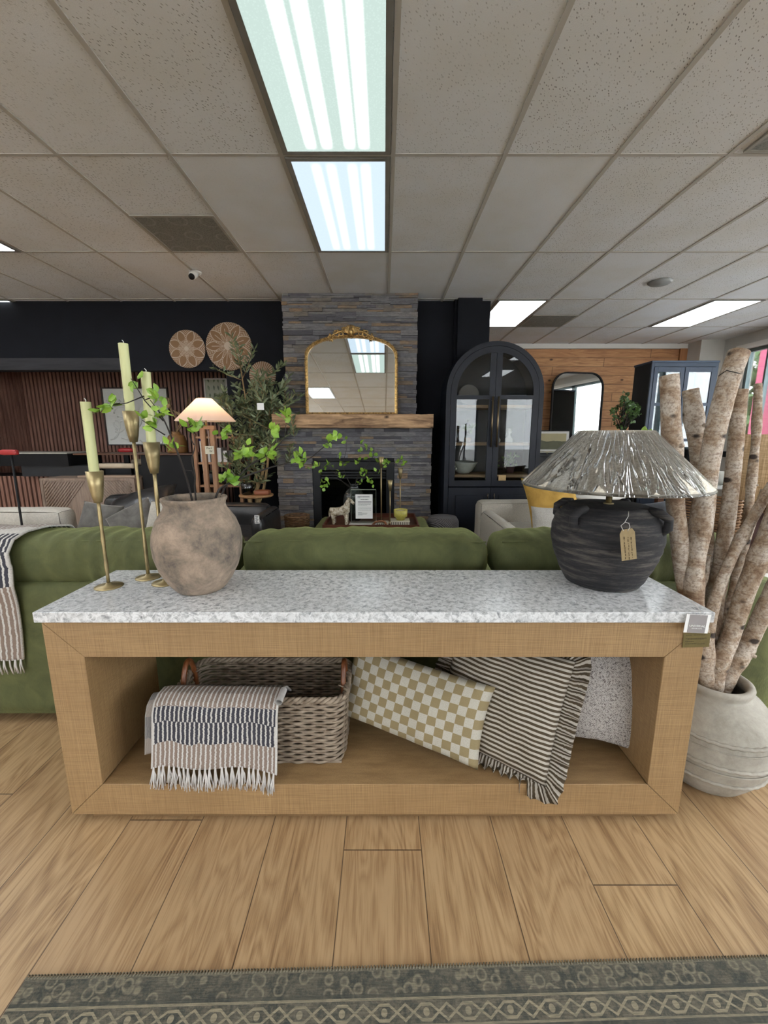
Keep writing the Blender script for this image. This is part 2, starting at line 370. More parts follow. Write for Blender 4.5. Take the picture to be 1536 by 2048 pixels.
def leafmat(name, a, b, rough=.45):
    t = NT(name); f = t.noise(t.co(), 14., 2.); c = t.ramp(f, [(.3, a), (.7, b)])
    return t.bsdf(c, rough, 0., None, Transmission_Weight=0.)
LEAF = leafmat('fresh_leaf', srgb(104, 150, 40), srgb(168, 206, 78))
OLIVELEAF = leafmat('olive_leaf', srgb(62, 74, 46, 1), srgb(120, 130, 94, 1))
TREELEAF = leafmat('dark_leaf', srgb(54, 84, 40), srgb(100, 134, 66))
TWIG = plain('dark_twig', srgb(44, 38, 34), .8)
LIGHTBARK = wood('olive_bark', srgb(120, 96, 62), srgb(186, 158, 112), 'z', 1., .8)
def leaf(mb, p, d, up, L, W):
    d = d.normalized(); s_ = d.cross(up)
    s_ = s_.normalized() if s_.length > 1e-4 else Vector((1,0,0)); n = s_.cross(d).normalized()
    vs = [p, p + d*L*.35 + s_*W*.5 + n*L*.05, p + d*L*.72 + s_*W*.38, p + d*L - n*L*.08, p + d*L*.72 - s_*W*.38, p + d*L*.35 - s_*W*.5 + n*L*.05, p + d*L*.5 - n*L*.03]
    mb.add(vs, [(0,1,6), (1,2,6), (2,3,6), (3,4,6), (4,5,6), (5,0,6)], None, True)
rg = random.Random(7)
def rv(r=rg): return Vector((r.uniform(-1,1), r.uniform(-1,1), r.uniform(-1,1)))
def cluster(mb, p, n, L, W, spread=.6, r=rg):
    for _ in range(n):
        leaf(mb, p + rv(r)*L*.35, rv(r) + Vector((0,0,spread)), rv(r), L*r.uniform(.7, 1.15), W*r.uniform(.8, 1.1))
# ================================================================ the room
CEILZ = 2.79
B = MB
def WB(mb, name, mat, root, **k): return mb.build(name, mat, root, off=root.location, **k)
struct('floor', B().box((-7.2, -5.2, -.1), (5.7, 7.6, 0)), FLOORM)
ceil = struct('ceiling', B().box((-7.2, -5.2, CEILZ), (5.7, 7.6, CEILZ + .1)), CEIL)
g = B()
for i in range(-12, 10):
    x = .05 + .61*i
    if -7.1 < x < 5.45: g.box((x-.012, -5, CEILZ-.005), (x+.012, 7.38, CEILZ+.002))
for k in range(-4, 6):
    y = 2.58 + 1.22*k
    if -5 < y < 7.3: g.box((-7, y-.010, CEILZ-.004), (5.48, y+.010, CEILZ+.002))
g.build('ceiling_grid', plain('grid_paint', srgb(202, 198, 190), .6, var=.03), ceil)
struct('wall_left', B().box((-5.7, -5, 0), (-5.57, 6.75, CEILZ)), GREYWALL)
wfb = B().box((-5.7, -5.15, 0), (5.6, -5, .12)).box((-5.7, -5.15, 2.62), (5.6, -5, CEILZ))
fw_ = bpy.data.objects.new('window_2', None); COL.objects.link(fw_); fw_['kind'] = 'structure'; f_ = B(); g_ = B(); xp = -5.7
for a, b in ((-5.3, -3.9), (-2.9, -1.7), (2.2, 3.1), (4.0, 5.2)):
    wfb.box((xp, -5.15, .12), (a, -5, 2.62)); xp = b
    f_.box((a, -5.12, .12), (a+.05, -5.05, 2.62)).box((b-.05, -5.12, .12), (b, -5.05, 2.62)).box((a+.05, -5.12, .12), (b-.05, -5.05, .17)).box((a+.05, -5.12, 2.57), (b-.05, -5.05, 2.62)); g_.box((a+.05, -5.09, .17), (b-.05, -5.084, 2.57))
wfb.box((xp, -5.15, .12), (5.6, -5, 2.62)); struct('wall_front', wfb, GREYWALL)
f_.build('window_frame', MATTEBLACK, fw_); g_.build('window_pane', glass('shopfront_glass', (.95,.96,.955,1), .8), fw_)
# black wall: header over the alcove, solid bay right of it
wb_ = B().box((-5.57, 5.10, 2.03), (-1.84, 5.22, CEILZ)).box((-1.84, 5.10, 0), (1.10, 5.22, CEILZ)).box((.83, 4.98, 0), (1.10, 5.10, CEILZ)).box((.80, 5.03, 0), (.83, 5.10, CEILZ))
wb_.box((-1.90, 5.22, 0), (-1.84, 6.70, 2.6))
struct('wall_back', wb_, BLACKWALL)
struct('trim_1', B().box((-1.84, 5.085, 0), (-1.19, 5.10, .12)).box((-1.84, 5.078, .02), (-1.19, 5.085, .09)), BLACK)
struct('wall_alcove', B().box((-5.57, 6.63, 0), (-1.84, 6.75, CEILZ)).box((-5.57, 5.22, 2.55), (-1.9, 6.63, 2.62)).box((-5.573, 5.22, 0), (-5.566, 6.63, 2.55)), MATTEBLACK)
s = B()
x = -5.53
while x < -1.93: s.box((x, 6.60, 0), (x+.036, 6.632, 2.55)); x += .060
y = 5.25
while y < 6.60: s.box((-5.572, y, 0), (-5.54, y+.036, 2.55)); y += .060
struct('wall_slats', s, SLAT)
tag(B().box((-5.56, 5.055, 2.03), (-3.06, 5.10, 2.165)).build('ceiling_beam', DARKBEAM, bevel=.004), 'dark stained wood beam along the bottom of the black header wall', 'beam')
struct('wall_partition', B().box((1.10, 5.10, 0), (1.22, 7.38, CEILZ)), BLACKWALL)
struct('wall_pine', B().box((1.1, 7.38, 0), (5.48, 7.5, CEILZ)), PINE)
struct('trim_2', B().box((1.2, 7.35, 2.715), (5.2, 7.38, CEILZ)), WHITE)
struct('trim_3', B().box((4.98, 7.345, 0), (5.10, 7.38, 2.715)), wood('pine_post', srgb(150, 96, 56), srgb(200, 140, 90), 'z', 1.))
for k, x in enumerate((-4.9, -3.7, -2.5)):  # unseen lights added under the alcove ceiling to brighten the slats
    t_ = thing('downlight', ['recessed downlight in the alcove ceiling nearest the left wall', 'recessed downlight in the middle of the alcove ceiling', 'recessed downlight in the alcove ceiling nearest the stone chimney'][k], 'downlight', (x, 5.75, 2.549), group='alcove downlights')
    B().lathe([(.085,-.006),(.10,-.006),(.10,0),(.085,0)], n=24).build('trim_ring', WHITE, t_); B().lathe([(0,-.003),(.084,-.003),(.084,-.001),(0,-.001)], n=24).build('lamp_disc', emit('downlight_glow_%d' % k, (1, .9, .82, 1), 190.), t_)
# right wall with storefront windows
struct('wall_right', B().box((5.48, -5, 0), (5.62, 7.5, 1.02)).box((5.48, -5, 2.56), (5.62, 7.5, CEILZ)).box((5.48, 6.62, 1.02), (5.62, 7.5, 2.56)).box((5.48, -5, 1.02), (5.62, -3.4, 2.56)).box((5.10, 7.05, 0), (5.48, 7.38, CEILZ)), GREYWALL)
struct('trim_4', B().box((5.42, -3.4, .94), (5.48, 6.7, 1.03)).box((5.45, -3.4, 0), (5.48, 6.62, .94)), MATTEBLACK)
struct('trim_5', B().box((5.40, -3.4, 2.56), (5.48, 6.72, 2.62)), WHITE)
ALU = plain('window_aluminium', srgb(120, 135, 138), .35, .6)
wf = B(); wg = B()
for a, b in ((-3.4, -1.4), (-1.4, .6), (.6, 2.6), (2.6, 4.6), (4.6, 6.62)):
    wf.box((5.50, a, 1.02), (5.56, a+.05, 2.56)); wf.box((5.50, b-.05, 1.02), (5.56, b, 2.56))
    wf.box((5.50, a, 1.02), (5.56, b, 1.07)); wf.box((5.50, a, 2.51), (5.56, b, 2.56))
wf.box((5.50, 6.25, 1.02), (5.56, 6.28, 2.56))
wroot = bpy.data.objects.new('window_1', None); COL.objects.link(wroot); wroot['kind'] = 'structure'
wf.build('window_frame', ALU, wroot)
WG = glass('window_glass', (.95, .965, .96, 1), .8)
wg.box((5.528, -3.35, 1.07), (5.534, 6.57, 2.51)); wg.build('window_pane', WG, wroot)
# outside
struct('ground', B().box((5.7, -8, -.15), (40, 40, -.05)).box((-30, -30, -.15), (40, -8, -.05)).box((-30, -8, -.15), (5.7, -5.2, -.05)), plain('pale_concrete', srgb(228, 226, 222, 1), .9))
PINK = plain('pink_paint', srgb(196, 88, 122), .7, var=.04)
tag(B().box((6.38, 7.0, -.05), (6.72, 7.42, 3.2)).box((6.50, 6.985, -.05), (6.60, 7.0, 3.2)).build('painted_column', PINK, bevel=.01), 'bright pink painted column outside the storefront window', 'column')
struct('trim_6', B().box((5.9, 1.0, 3.2), (7.0, 14, 3.4)), WHITE)
TRL = plain('far_tree_leaves', srgb(86, 112, 76), .9, var=.5, scale=3.)
for i, (x, y, r, h) in enumerate([(14, 15.5, 2.5, 3.2), (18.5, 13, 2.6, 3.4), (14, 21, 2.5, 2.6), (20, 20, 3., 3.4), (13, 7.5, 2., 2.8), (13, 2, 2.3, 3.)]):
    tr = thing('broadleaf_tree', ['leafy green tree seen through the glass beside the pink column', 'leafy green tree right of the pink column outside', 'low leafy tree furthest left outside the window', 'far leafy tree behind the others outside the window', 'leafy tree close to the window outside, beyond the burlap lamp', 'leafy tree outside the window beside the aisle'][i], 'tree', (x, y, -.05), group='trees outside the window')
    f = B(); q = random.Random(i)
    for _ in range(380):
        d = Vector((q.gauss(0, 1), q.gauss(0, 1), q.gauss(0, 1))).normalized()
        f.ball((0, 0, 0), .01, 3, 2) if 0 else leaf(f, Vector((0, 0, h)) + d * r * q.uniform(.55, 1), rv(q), rv(q), .7, .5)
    f.build('foliage', TRL, tr); B().tube([(0, 0, 0), (.05, 0, h*.5), (0, 0, h)], [.16, .12, .05]).build('trunk', LIGHTBARK, tr)
car = thing('parked_car', 'white car parked outside the storefront window', 'car', (9.6, 9.6, -.05), R(60))
body = [(-2.1,.25),(-2.15,.75),(-1.4,.95),(-.8,1.42),(.7,1.45),(1.3,1.0),(2.1,.85),(2.15,.3)]
B().prism(body, -.85, .85).build('body', plain('car_white', srgb(225, 228, 230), .25), car, bevel=.08, seg=3)
B().prism([(-1.25,.96),(-.75,1.36),(.62,1.38),(1.12,1.0)], -.87, .87).build('side_windows', plain('car_window', (.03,.04,.05,1), .1), car)
for sx in (-1.3, 1.35):
    for sy in (-.82, .82): B().lathe([(.0,-.1),(.32,-.1),(.34,0),(.32,.1),(0,.1)], n=20, mat=T(sx, sy, .33) @ RX(90)).build('wheel', MATTEBLACK, car)
# ---------------------------------------------------------------- ceiling lights
def panelmat(name, base, tube, strength, contrast=1.):
    t = NT(name); v = t.co(); xs = t.xyz(v)
    y_in = t.ramp(t.m_('ABSOLUTE', xs[1]), [(.50, gr(1)), (.56, gr(0))])
    tot = None
    for tx in (-.13, -.045, .075, .15):
        d = t.m_('ABSOLUTE', t.m_('SUBTRACT', xs[0], tx)); gq = t.ramp(t.m_('MULTIPLY', d, 12.), [(.06, gr(1)), (.45, gr(0))], 'EASE')
        tot = gq if tot is None else t.m_('MAXIMUM', tot, gq)
    tot = t.m_('MULTIPLY', tot, y_in)
    c = t.mix(t.m_('MULTIPLY', tot, contrast, clamp=True), base, tube)
    cells = t.vor(t.scale(v, 1, 1, 0), 110.); c = t.mix(t.m_('MULTIPLY', t.ramp(cells, [(.1, gr(0)), (.5, gr(.30))]), contrast), c, tuple(x*.72 for x in base[:3]) + (1,))
    e = t.n('Emission', None, Color=c, Strength=strength); t.t.links.new(e.outputs[0], t.out.inputs[0]); return t.m
LA = panelmat('prismatic_diffuser', (.62, .77, .71, 1), (3.6, 3.6, 3.5, 1), .73)
LB = panelmat('milky_diffuser', (.66, .80, .93, 1), (2.2, 2.3, 2.35, 1), .77, .5)
LC = panelmat('bright_diffuser', (.92, .96, 1, 1), (1, 1, 1, 1), PANEL, .2)
LD = panelmat('side_diffuser', (.9, .97, 1, 1), (1, 1, 1, 1), 4.0, .3)
FRM = plain('light_frame', srgb(150, 148, 142), .4, .3)
def ceiling_light(ci, row, m, label):
    x, y = .05 + .61*ci + .305, 1.97 + 1.22*row
    t_ = thing('ceiling_light', label, 'ceiling light', (x, y, CEILZ - .012), group='recessed ceiling light panels')
    f = B()
    for a, b in (((-.29,-.595,0),(-.262,.595,.011)), ((.262,-.595,0),(.29,.595,.011)), ((-.262,-.595,0),(.262,-.57,.011)), ((-.262,.57,0),(.262,.595,.011))): f.box(a, b)
    f.build('frame', FRM, t_); B().box((-.262,-.57,.003),(.262,.57,.008)).build('diffuser', m, t_)
ceiling_light(-1, 0, LA, 'long ceiling light nearest the camera, four bright tubes showing through prismatic cover')
ceiling_light(-1, 1, LB, 'bluish milky ceiling light directly behind the one with visible tubes')
ceiling_light(2, 3, LD, 'ceiling light panel just right of the black wall end above arched cabinet')
ceiling_light(6, 3, LD, 'far right ceiling light panel nearest the storefront window')
ceiling_light(-3, -2, LD, 'ceiling light reflected at the lower left of the gold mirror')
ceiling_light(-8, 3, LD, 'ceiling light panel at the far left edge over the alcove')
n_ = 0
for ci, row in ((-5,-1), (-5,-3), (4,-1), (4,-3), (7,-1), (7,-3), (-8,-1), (-8,-3), (2,-5), (-5,-5), (6, 0), (-6, 1), (-9, 1)):  # extra panels out of view, added to bring up the room light
    n_ += 1; ceiling_light(ci, row, LC, 'lit ceiling panel over the shop aisle outside the picture')
VENTM = NT('vent_mesh'); t = VENTM; v = t.co(); d = t.vor(t.scale(v, 1, 1, 0), 110.)
rr = t.vor(t.scale(v, 1, 1, 0), 4.4, rnd=.15); ring = t.ramp(rr, [(.25, gr(0)), (.30, gr(1)), (.33, gr(0))])
VENTM = t.bsdf(t.mix(t.m_('MULTIPLY', ring, .35), t.ramp(d, [(.2, srgb(96, 98, 94)), (.5, srgb(138, 138, 132))]), srgb(190, 190, 184)), .6)
for (x0, x1, y0, y1, lab) in ((-1.78, -1.17, 3.19, 3.80, 'grey mesh air vent with faint rings left of the milky ceiling light'), (1.88, 2.49, 5.63, 6.24, 'grey mesh ceiling vent right of the light above arched cabinet'), (1.92, 2.49, 1.97, 2.56, 'square ceiling air vent at the right edge of the photo')):
    cx_, cy_ = (x0+x1)/2, (y0+y1)/2
    t_ = thing('ceiling_vent', lab, 'vent', (cx_, cy_, CEILZ-.012))
    hx, hy = (x1-x0)/2-.012, (y1-y0)/2-.012; f = B()
    for a, b in (((-hx,-hy,0),(-hx+.02,hy,.01)), ((hx-.02,-hy,0),(hx,hy,.01)), ((-hx+.02,-hy,0),(hx-.02,-hy+.02,.01)), ((-hx+.02,hy-.02,0),(hx-.02,hy,.01))): f.box(a, b)
    f.build('frame', plain('vent_frame', srgb(170, 166, 156), .6), t_); B().box((-hx+.02,-hy+.02,.003),(hx-.02,hy-.02,.008)).build('mesh_panel', VENTM, t_)
c_ = thing('security_camera', 'small white and black dome security camera hanging from ceiling tiles', 'camera', (-1.76, 4.22, CEILZ - .007))
B().lathe([(0,-.02),(.045,-.018),(.055,0),(0,0)], n=20).build('mount', WHITE, c_)
B().lathe([(0,-.09),(.03,-.085),(.036,-.05),(.036,0),(0,.01)], n=18, mat=T(0,-.02,-.02) @ RX(-55)).build('housing', WHITE, c_)
B().lathe([(0,-.10),(.026,-.098),(.028,-.08),(0,-.07)], n=18, mat=T(0,-.02,-.02) @ RX(-55)).build('lens', MATTEBLACK, c_)
t_ = tag(B().lathe([(0,-.03),(.09,-.022),(.11,-.006),(.11,0),(0,0)], (2.75, 4.48, CEILZ-.004), 28).build('smoke_detector', plain('grey_plastic', srgb(150,152,152), .5)), 'round grey smoke detector on the ceiling tiles at right', 'smoke detector')
# ---------------------------------------------------------------- fireplace
def ledgestone(mb, x0, x1, z0, z1, y, q, dep=.05, hole=None):
    z = z0
    while z < z1 - .004:
        h = q.choice([.022, .03, .036, .044, .052]); h = min(h, z1 - z)
        if z1 - z - h < .012: h = z1 - z
        x = x0 - q.uniform(0, .1)
        while x < x1:
            wd = q.uniform(.07, .34); a, b = max(x, x0), min(x+wd, x1)
            x += wd
            if b - a < .01: continue
            segs = [(a, b)]
            if hole and z < hole[3] - .001 and z + h > hole[2]:
                segs = [(aa, bb) for aa, bb in ((a, min(b, hole[0])), (max(a, hole[1]), b)) if bb - aa > .004]
            for aa, bb in segs:
                mb.cur = q.random(); d = q.uniform(0, .028); g_ = .0016
                ja = q.uniform(-.006, .006) if aa <= x0+.001 else 0; jb = q.uniform(-.006, .006) if bb >= x1-.001 else 0
                hh = h
                if h > .034 and q.random() < .3:   # a double thin course
                    mb.box((aa+ja, y-d, z+g_), (bb+jb, y+dep, z+h*.5-g_)); mb.cur = q.random(); d = q.uniform(0, .028)
                    mb.box((aa+ja, y-d, z+h*.5+g_*.5), (bb+jb, y+dep, z+h-g_))
                else: mb.box((aa+ja, y-d, z+g_), (bb+jb, y+dep, z+h-g_))
        z += h
fp = thing('stone_fireplace', 'grey stacked stone fireplace and chimney rising to the ceiling', 'fireplace', (-.33, 4.85, 0))
q = random.Random(3)
HX0, HX1, HZ = -.80, .115, 1.0
st = B(); ledgestone(st, -1.105, .365, 1.50, CEILZ-.002, 4.84, q); WB(st, 'chimney_breast', STONE, fp)
st = B(); ledgestone(st, -1.19, .525, 0., 1.359, 4.65, q, .05, (HX0, HX1, 0, HZ)); WB(st, 'surround', STONE, fp)
WB(B().box((-1.10, 4.87, 1.36), (.36, 5.09, CEILZ-.002)).box((-1.185, 4.69, 0), (HX0, 5.09, 1.359)).box((HX1, 4.69, 0), (.52, 5.09, 1.359)).box((HX0, 4.69, HZ), (HX1, 5.09, 1.359)), 'core', plain('mortar', (.03,.03,.032,1), .9), fp)
fb = thing('fireplace_insert', 'black metal gas fireplace insert with dark glass front', 'fireplace insert', (-.34, 4.66, 0))
WB(B().box((HX0+.005, 4.635, 0.0), (HX0+.09, 4.68, HZ-.005)).box((HX1-.09, 4.635, 0), (HX1-.005, 4.68, HZ-.005)).box((HX0+.09, 4.635, HZ-.10), (HX1-.09, 4.68, HZ-.005)), 'frame', BLACK, fb, bevel=.004)
lv = B()
for k in range(3): lv.box((HX0+.10, 4.65, HZ-.135-.03*k), (HX1-.10, 4.672, HZ-.118-.03*k))
WB(lv, 'louver', BLACK, fb)
WB(B().box((HX0+.09, 4.686, 0), (HX1-.09, 4.689, HZ-.2)), 'glass', glass('fire_glass', (.5,.52,.55,1), .5), fb)
fbk = NT('firebrick'); v = fbk.co(); FIREBRICK = fbk.bsdf(fbk.n('TexBrick', None, Vector=fbk.n('VectorRotate', {'rotation_type': 'X_AXIS'}, Vector=v, Angle=R(90)).outputs[0], Color1=(.035,.03,.03,1), Color2=(.05,.045,.04,1), Mortar=(.012,.012,.012,1), Scale=4.).outputs[0], .9)
WB(B().box((HX0+.01, 5.0, 0), (HX1-.01, 5.05, HZ-.01)), 'firebox_back', FIREBRICK, fb)
for k, (a, b) in enumerate((((-.62,4.80,.40),(-.06,4.86,.44)), ((-.66,4.92,.37),(-.30,4.75,.48)), ((-.38,4.92,.48),(.0,4.80,.40)))):
    WB(B().tube([a, b], [.045, .04], 10), 'log', terracotta('charred_log', (.04,.035,.03,1), (.09,.08,.075,1), (.2,.19,.18,1)), fb)
WB(B().box((HX0+.05, 4.72, .0), (HX1-.05, 4.98, .34)), 'burner_tray', MATTEBLACK, fb)
mt = B()
def mantel(u, v_):
    a = v_*2*pi; x = -1.19 + 1.715*u
    hz, hy = .071, .145
    c1, s1 = cos(a), sin(a); k_ = 1/max(abs(c1), abs(s1))
    p = Vector((x, 4.655 + hy*c1*k_*.999, 1.432 + hz*s1*k_))
    nn = mnoise.noise(Vector((x*6, a*.9, 0)))*.007 + mnoise.noise(Vector((x*22, a*3, 5)))*.004
    return p + Vector((0, -nn*1.2, nn))
mt.grid(mantel, 120, 32)
mt.add([Vector((-1.19, 4.51, 1.361)), Vector((-1.19, 4.80, 1.361)), Vector((-1.19, 4.80, 1.503)), Vector((-1.19, 4.51, 1.503))], [(0,1,2,3)])
mt.add([Vector((.525, 4.51, 1.361)), Vector((.525, 4.80, 1.361)), Vector((.525, 4.80, 1.503)), Vector((.525, 4.51, 1.503))], [(3,2,1,0)])
tag(mt.build('mantel_beam', BEAM), 'rough weathered wooden mantel beam across the stone fireplace', 'mantel')
# gilt mirror leaning on the mantel
mr = thing('mantel_mirror', 'antique gold arched mirror with carved crest standing on the mantel', 'mirror', (-.355, 4.70, 1.508)); mr.rotation_euler = (R(-3.0), 0, 0)
MW, MH = .50, .83
def arch(w_, h_, z0, n=24, pw=2.3):
    rr_ = w_*.86; pts = [(-w_, z0)]
    zc_ = h_ - rr_*.52
    for i in range(n+1):
        a = pi - pi*i/n
        cx_, sx_ = cos(a), sin(a)
        pts.append((w_*(abs(cx_)**(2/pw))*(1 if cx_ > 0 else -1), zc_ + rr_*.52*(abs(sx_)**(2/pw))))
    pts.append((w_, z0)); return pts
outl = arch(MW, MH, .0); inl = arch(MW-.028, MH-.026, .022)
fr = B()
for i in range(len(outl)):
    pass
ring = [(p, q_) for p, q_ in zip(outl, inl)]
n = len(ring)
for i in range(n):
    (a, b), (c2, d2) = ring[i], ring[(i+1) % n]
    fr.add([(a[0],-.018,a[1]), (c2[0],-.018,c2[1]), (d2[0],-.026,d2[1]), (b[0],-.026,b[1]), (a[0],.012,a[1]), (c2[0],.012,c2[1]), (d2[0],-.008,d2[1]), (b[0],-.008,b[1])], [(0,1,2,3),(4,0,3,7)[::-1] if 0 else (3,2,6,7),(0,4,5,1)])
for i in range(n):      # beading
    (a, b), (c2, d2) = ring[i], ring[(i+1) % n]
    L = (Vector((*a, 0)) - Vector((*c2, 0))).length
    for k in range(max(1, int(L/.014))):
        f = k/max(1, int(L/.014)); fr.ball((a[0]+(c2[0]-a[0])*f, -.024, a[1]+(c2[1]-a[1])*f), .0065, 6, 4)
fr.build('frame', GOLD, mr)
g_ = B(); vs = [(x, -.010, z) for x, z in inl]; g_.add(vs, [tuple(range(len(vs)-1, -1, -1))]); vs2 = [(x, .010, z) for x, z in inl]; 
g_.build('mirror_glass', MIRROR, mr)
B().prism(arch(MW-.01, MH-.01, .01), -.006, .010).build('backing', MATTEBLACK, mr)
cr = B()
def scroll(cx_, cz, r0, turns, sgn, th=.009, rot=0.):
    pts = [(cx_ + sgn*r0*(1-.8*i/22)*cos(rot + turns*2*pi*i/22), -.03, cz + r0*(1-.8*i/22)*sin(rot + turns*2*pi*i/22)) for i in range(23)]
    cr.tube(pts, [th*(1-.4*i/22) for i in range(23)], 6)
for sg in (-1, 1):
    scroll(sg*.215, .80, .030, 1.4, sg); scroll(sg*.155, .835, .040, 1.3, sg, .010, 1.); scroll(sg*.10, .845, .032, 1.2, -sg, .010, 2.); scroll(sg*.06, .875, .036, 1.2, sg, .010, .5)
    for k in range(6):
        a = .3 + k*.27
        cr.tube([(sg*.02, -.03, .84), (sg*(.03+.05*cos(a)), -.04, .86+.05*sin(a)), (sg*.075*cos(a), -.032, .85+.085*sin(a))], [.009, .010, .003], 6)
    cr.tube([(sg*.24, -.03, .795), (sg*.20, -.034, .825), (sg*.13, -.034, .86), (sg*.05, -.034, .88), (0, -.034, .90)], [.006,.011,.012,.012,.010], 6)
    for k in range(4): cr.tube([(sg*(.08+.045*k), -.03, .86-.014*k), (sg*(.09+.045*k), -.035, .90-.02*k), (sg*(.105+.045*k), -.03, .905-.022*k)], [.01,.009,.002], 6)
    for k in range(4): cr.tube([(sg*(.21+.012*k), -.03, .80), (sg*(.20+.018*k), -.03, .765+.004*k)], [.009,.003], 6)
cr.tube([(0,-.03,.81),(0,-.042,.87),(0,-.035,.925)], [.018,.022,.006], 8)
cr.build('carved_crest', GOLD, mr)
# ---------------------------------------------------------------- woven wall plates
def platemat(name, petals, kind):
    t = NT(name); xs = t.xyz(t.co()); r = t.m_('SQRT', t.m_('ADD', t.m_('POWER', xs[0], 2.), t.m_('POWER', xs[2], 2.)))
    a = t.m_('ARCTAN2', xs[2], xs[0]); rn_ = t.m_('MULTIPLY', r, 1.)   # r in units of plate radius (scaled object)
    fan = t.m_('ABSOLUTE', t.m_('SUBTRACT', t.m_('FRACT', t.m_('MULTIPLY', a, petals/(2*pi))), .5))   # 0 at petal centre, .5 at edge
    shape = t.m_('SUBTRACT', .44, t.m_('MULTIPLY', t.m_('POWER', t.m_('ABSOLUTE', t.m_('SUBTRACT', rn_, .58)), 1.4), 1.45))
    inpet = t.m_('MULTIPLY', t.m_('LESS_THAN', fan, shape), t.m_('GREATER_THAN', rn_, .24 if kind else .16))
    edge = t.m_('LESS_THAN', t.m_('ABSOLUTE', t.m_('SUBTRACT', fan, shape)), .030)
    lines = t.m_('LESS_THAN', t.m_('ABSOLUTE', t.m_('SUBTRACT', t.m_('FRACT', t.m_('ADD', t.m_('MULTIPLY', rn_, 9.), t.m_('MULTIPLY', fan, -7. if kind == 1 else 7.))), .5)), .15)
    rad = t.m_('LESS_THAN', t.m_('ABSOLUTE', t.m_('SUBTRACT', t.m_('FRACT', t.m_('MULTIPLY', a, 36/(2*pi))), .5)), .17)
    spoke = t.m_('MULTIPLY', t.m_('LESS_THAN', t.m_('MULTIPLY', fan, rn_), .016), t.m_('LESS_THAN', rn_, .72))
    if kind == 2: w_ = t.m_('MULTIPLY', rad, t.m_('GREATER_THAN', rn_, .22))
    else:
        w_ = t.m_('MAXIMUM', t.m_('MULTIPLY', lines, t.m_('SUBTRACT', 1., inpet)), edge)
        w_ = t.m_('MAXIMUM', w_, spoke) if kind == 1 else t.m_('MAXIMUM', w_, t.m_('MULTIPLY', rad, t.m_('LESS_THAN', rn_, .45)))
    hub = t.m_('LESS_THAN', rn_, .17 if kind == 1 else .12 if kind == 0 else .24)
    w_ = t.m_('MAXIMUM', w_, hub)
    coil = t.m_('ABSOLUTE', t.m_('SINE', t.m_('MULTIPLY', rn_, 90.)))
    c = t.mix(t.m_('MULTIPLY', coil, .35), srgb(152, 118, 84), srgb(112, 82, 56)); c = t.mix(t.m_('MULTIPLY', w_, .85), c, srgb(214, 196, 178))
    return t.bsdf(c, .85, 0., t.bump(coil, .4, .004))
for (px, py, rad_, petals, kind, lab) in ((372, 697, .212, 8., 0, 'medium round woven wall plate with pale flower pattern, leftmost of three'), (456, 692, .268, 9., 1, 'largest round woven wall plate with nine brown petals, in the middle'), (523.5, 750, .158, 8., 2, 'small round woven wall plate with fine rays, nearest the stone chimney')):
    p = P(px, py, 5.06)
    o = B().lathe([(0, .25), (.3, .22), (.6, .17), (.85, .10), (.97, .02), (1., .05), (.99, .12), (.85, .18), (.6, .24), (.3, .29), (0, .32)], n=48, mat=RX(90)).build('woven_plate', platemat('woven_' + str(kind), petals, kind))
    o.scale = (rad_, rad_*.45, rad_); o.location = (p.x, 5.098, p.z)
    tag(o, lab, 'wall basket', 'woven plates on the black wall')
# ================================================================ the console and what stands on it
CT = .76
con = thing('console_table', 'long open oak console table with grey marble top and mitred frame', 'console table', (-.03, 1.37, 0))
X0, X1, YF, YB, ZB, ZA = -1.052, .992, 1.19, 1.565, .028, .722
TH = .118
def mit(poly, name): WB(B().prism(poly, YF, YB), name, OAKCLOTH, con, bevel=.002, seg=2)
g_ = .0006
mit([(X0, ZA), (X0+TH, ZA-TH+g_), (X1-TH, ZA-TH+g_), (X1, ZA)][::-1], 'top_rail')
mit([(X0, ZB), (X0+TH, ZB+TH-g_), (X1-TH, ZB+TH-g_), (X1, ZB)], 'bottom_shelf')
mit([(X0, ZB+g_*2), (X0, ZA-g_*2), (X0+TH-g_, ZA-TH), (X0+TH-g_, ZB+TH)], 'side_panel')
mit([(X1, ZB+g_*2), (X1-TH+g_, ZB+TH), (X1-TH+g_, ZA-TH), (X1, ZA-g_*2)], 'side_panel')
WB(B().box((X0+.055, YF+.02, 0), (X1-.055, YB-.02, ZB)), 'plinth', weave('shadow_oak', srgb(120, 92, 58), srgb(150, 118, 80)), con)  # plinth weave in a darker tone than the frame
WB(B().box((X0+.012, YF+.006, ZA), (X1-.012, YB-.006, CT-.034)), 'spacer', OAKCLOTH, con)
WB(B().box((-1.062, 1.175, CT-.034), (1.0, 1.575, CT)), 'marble_top', MARBLE, con, bevel=.0025)
# hang tags on the console corner
def hangtag(name, lab, cat, c, w_, h_, m, rz=0, rx=0, ry=0, grp=None):
    t_ = thing(name, lab, cat, c); t_.rotation_euler = (R(rx), R(ry), R(rz))
    B().box((-w_/2, -.0006, -h_), (w_/2, .0006, 0)).build('card', m, t_)
    return t_
tc = P(1398, 1229, 1.163)
ht = hangtag('hang_tag', 'white and grey brand hang tag tied at the marble corner', 'tag', tc, .073, .059, PAPER, ry=3)
B().box((-.0265, -.0014, -.0585), (.0265, -.0007, -.001)).build('grey_panel', plain('warm_grey_card', srgb(158, 152, 152), .8), ht)
text('lettering', 'UNIVERSAL', .0094, PAPER, ht, T(0, -.0022, -.036) @ FACE); text('small_lettering', 'EXPLORE HOME', .0043, PAPER, ht, T(0, -.0022, -.044) @ FACE)
s0 = ht.location
pts = [P(1372, 1205, 1.21), P(1378, 1200, 1.22), P(1386, 1206, 1.205), P(1396, 1216, 1.185), P(1401, 1222.5, 1.172), P(1402, 1232, 1.160)]
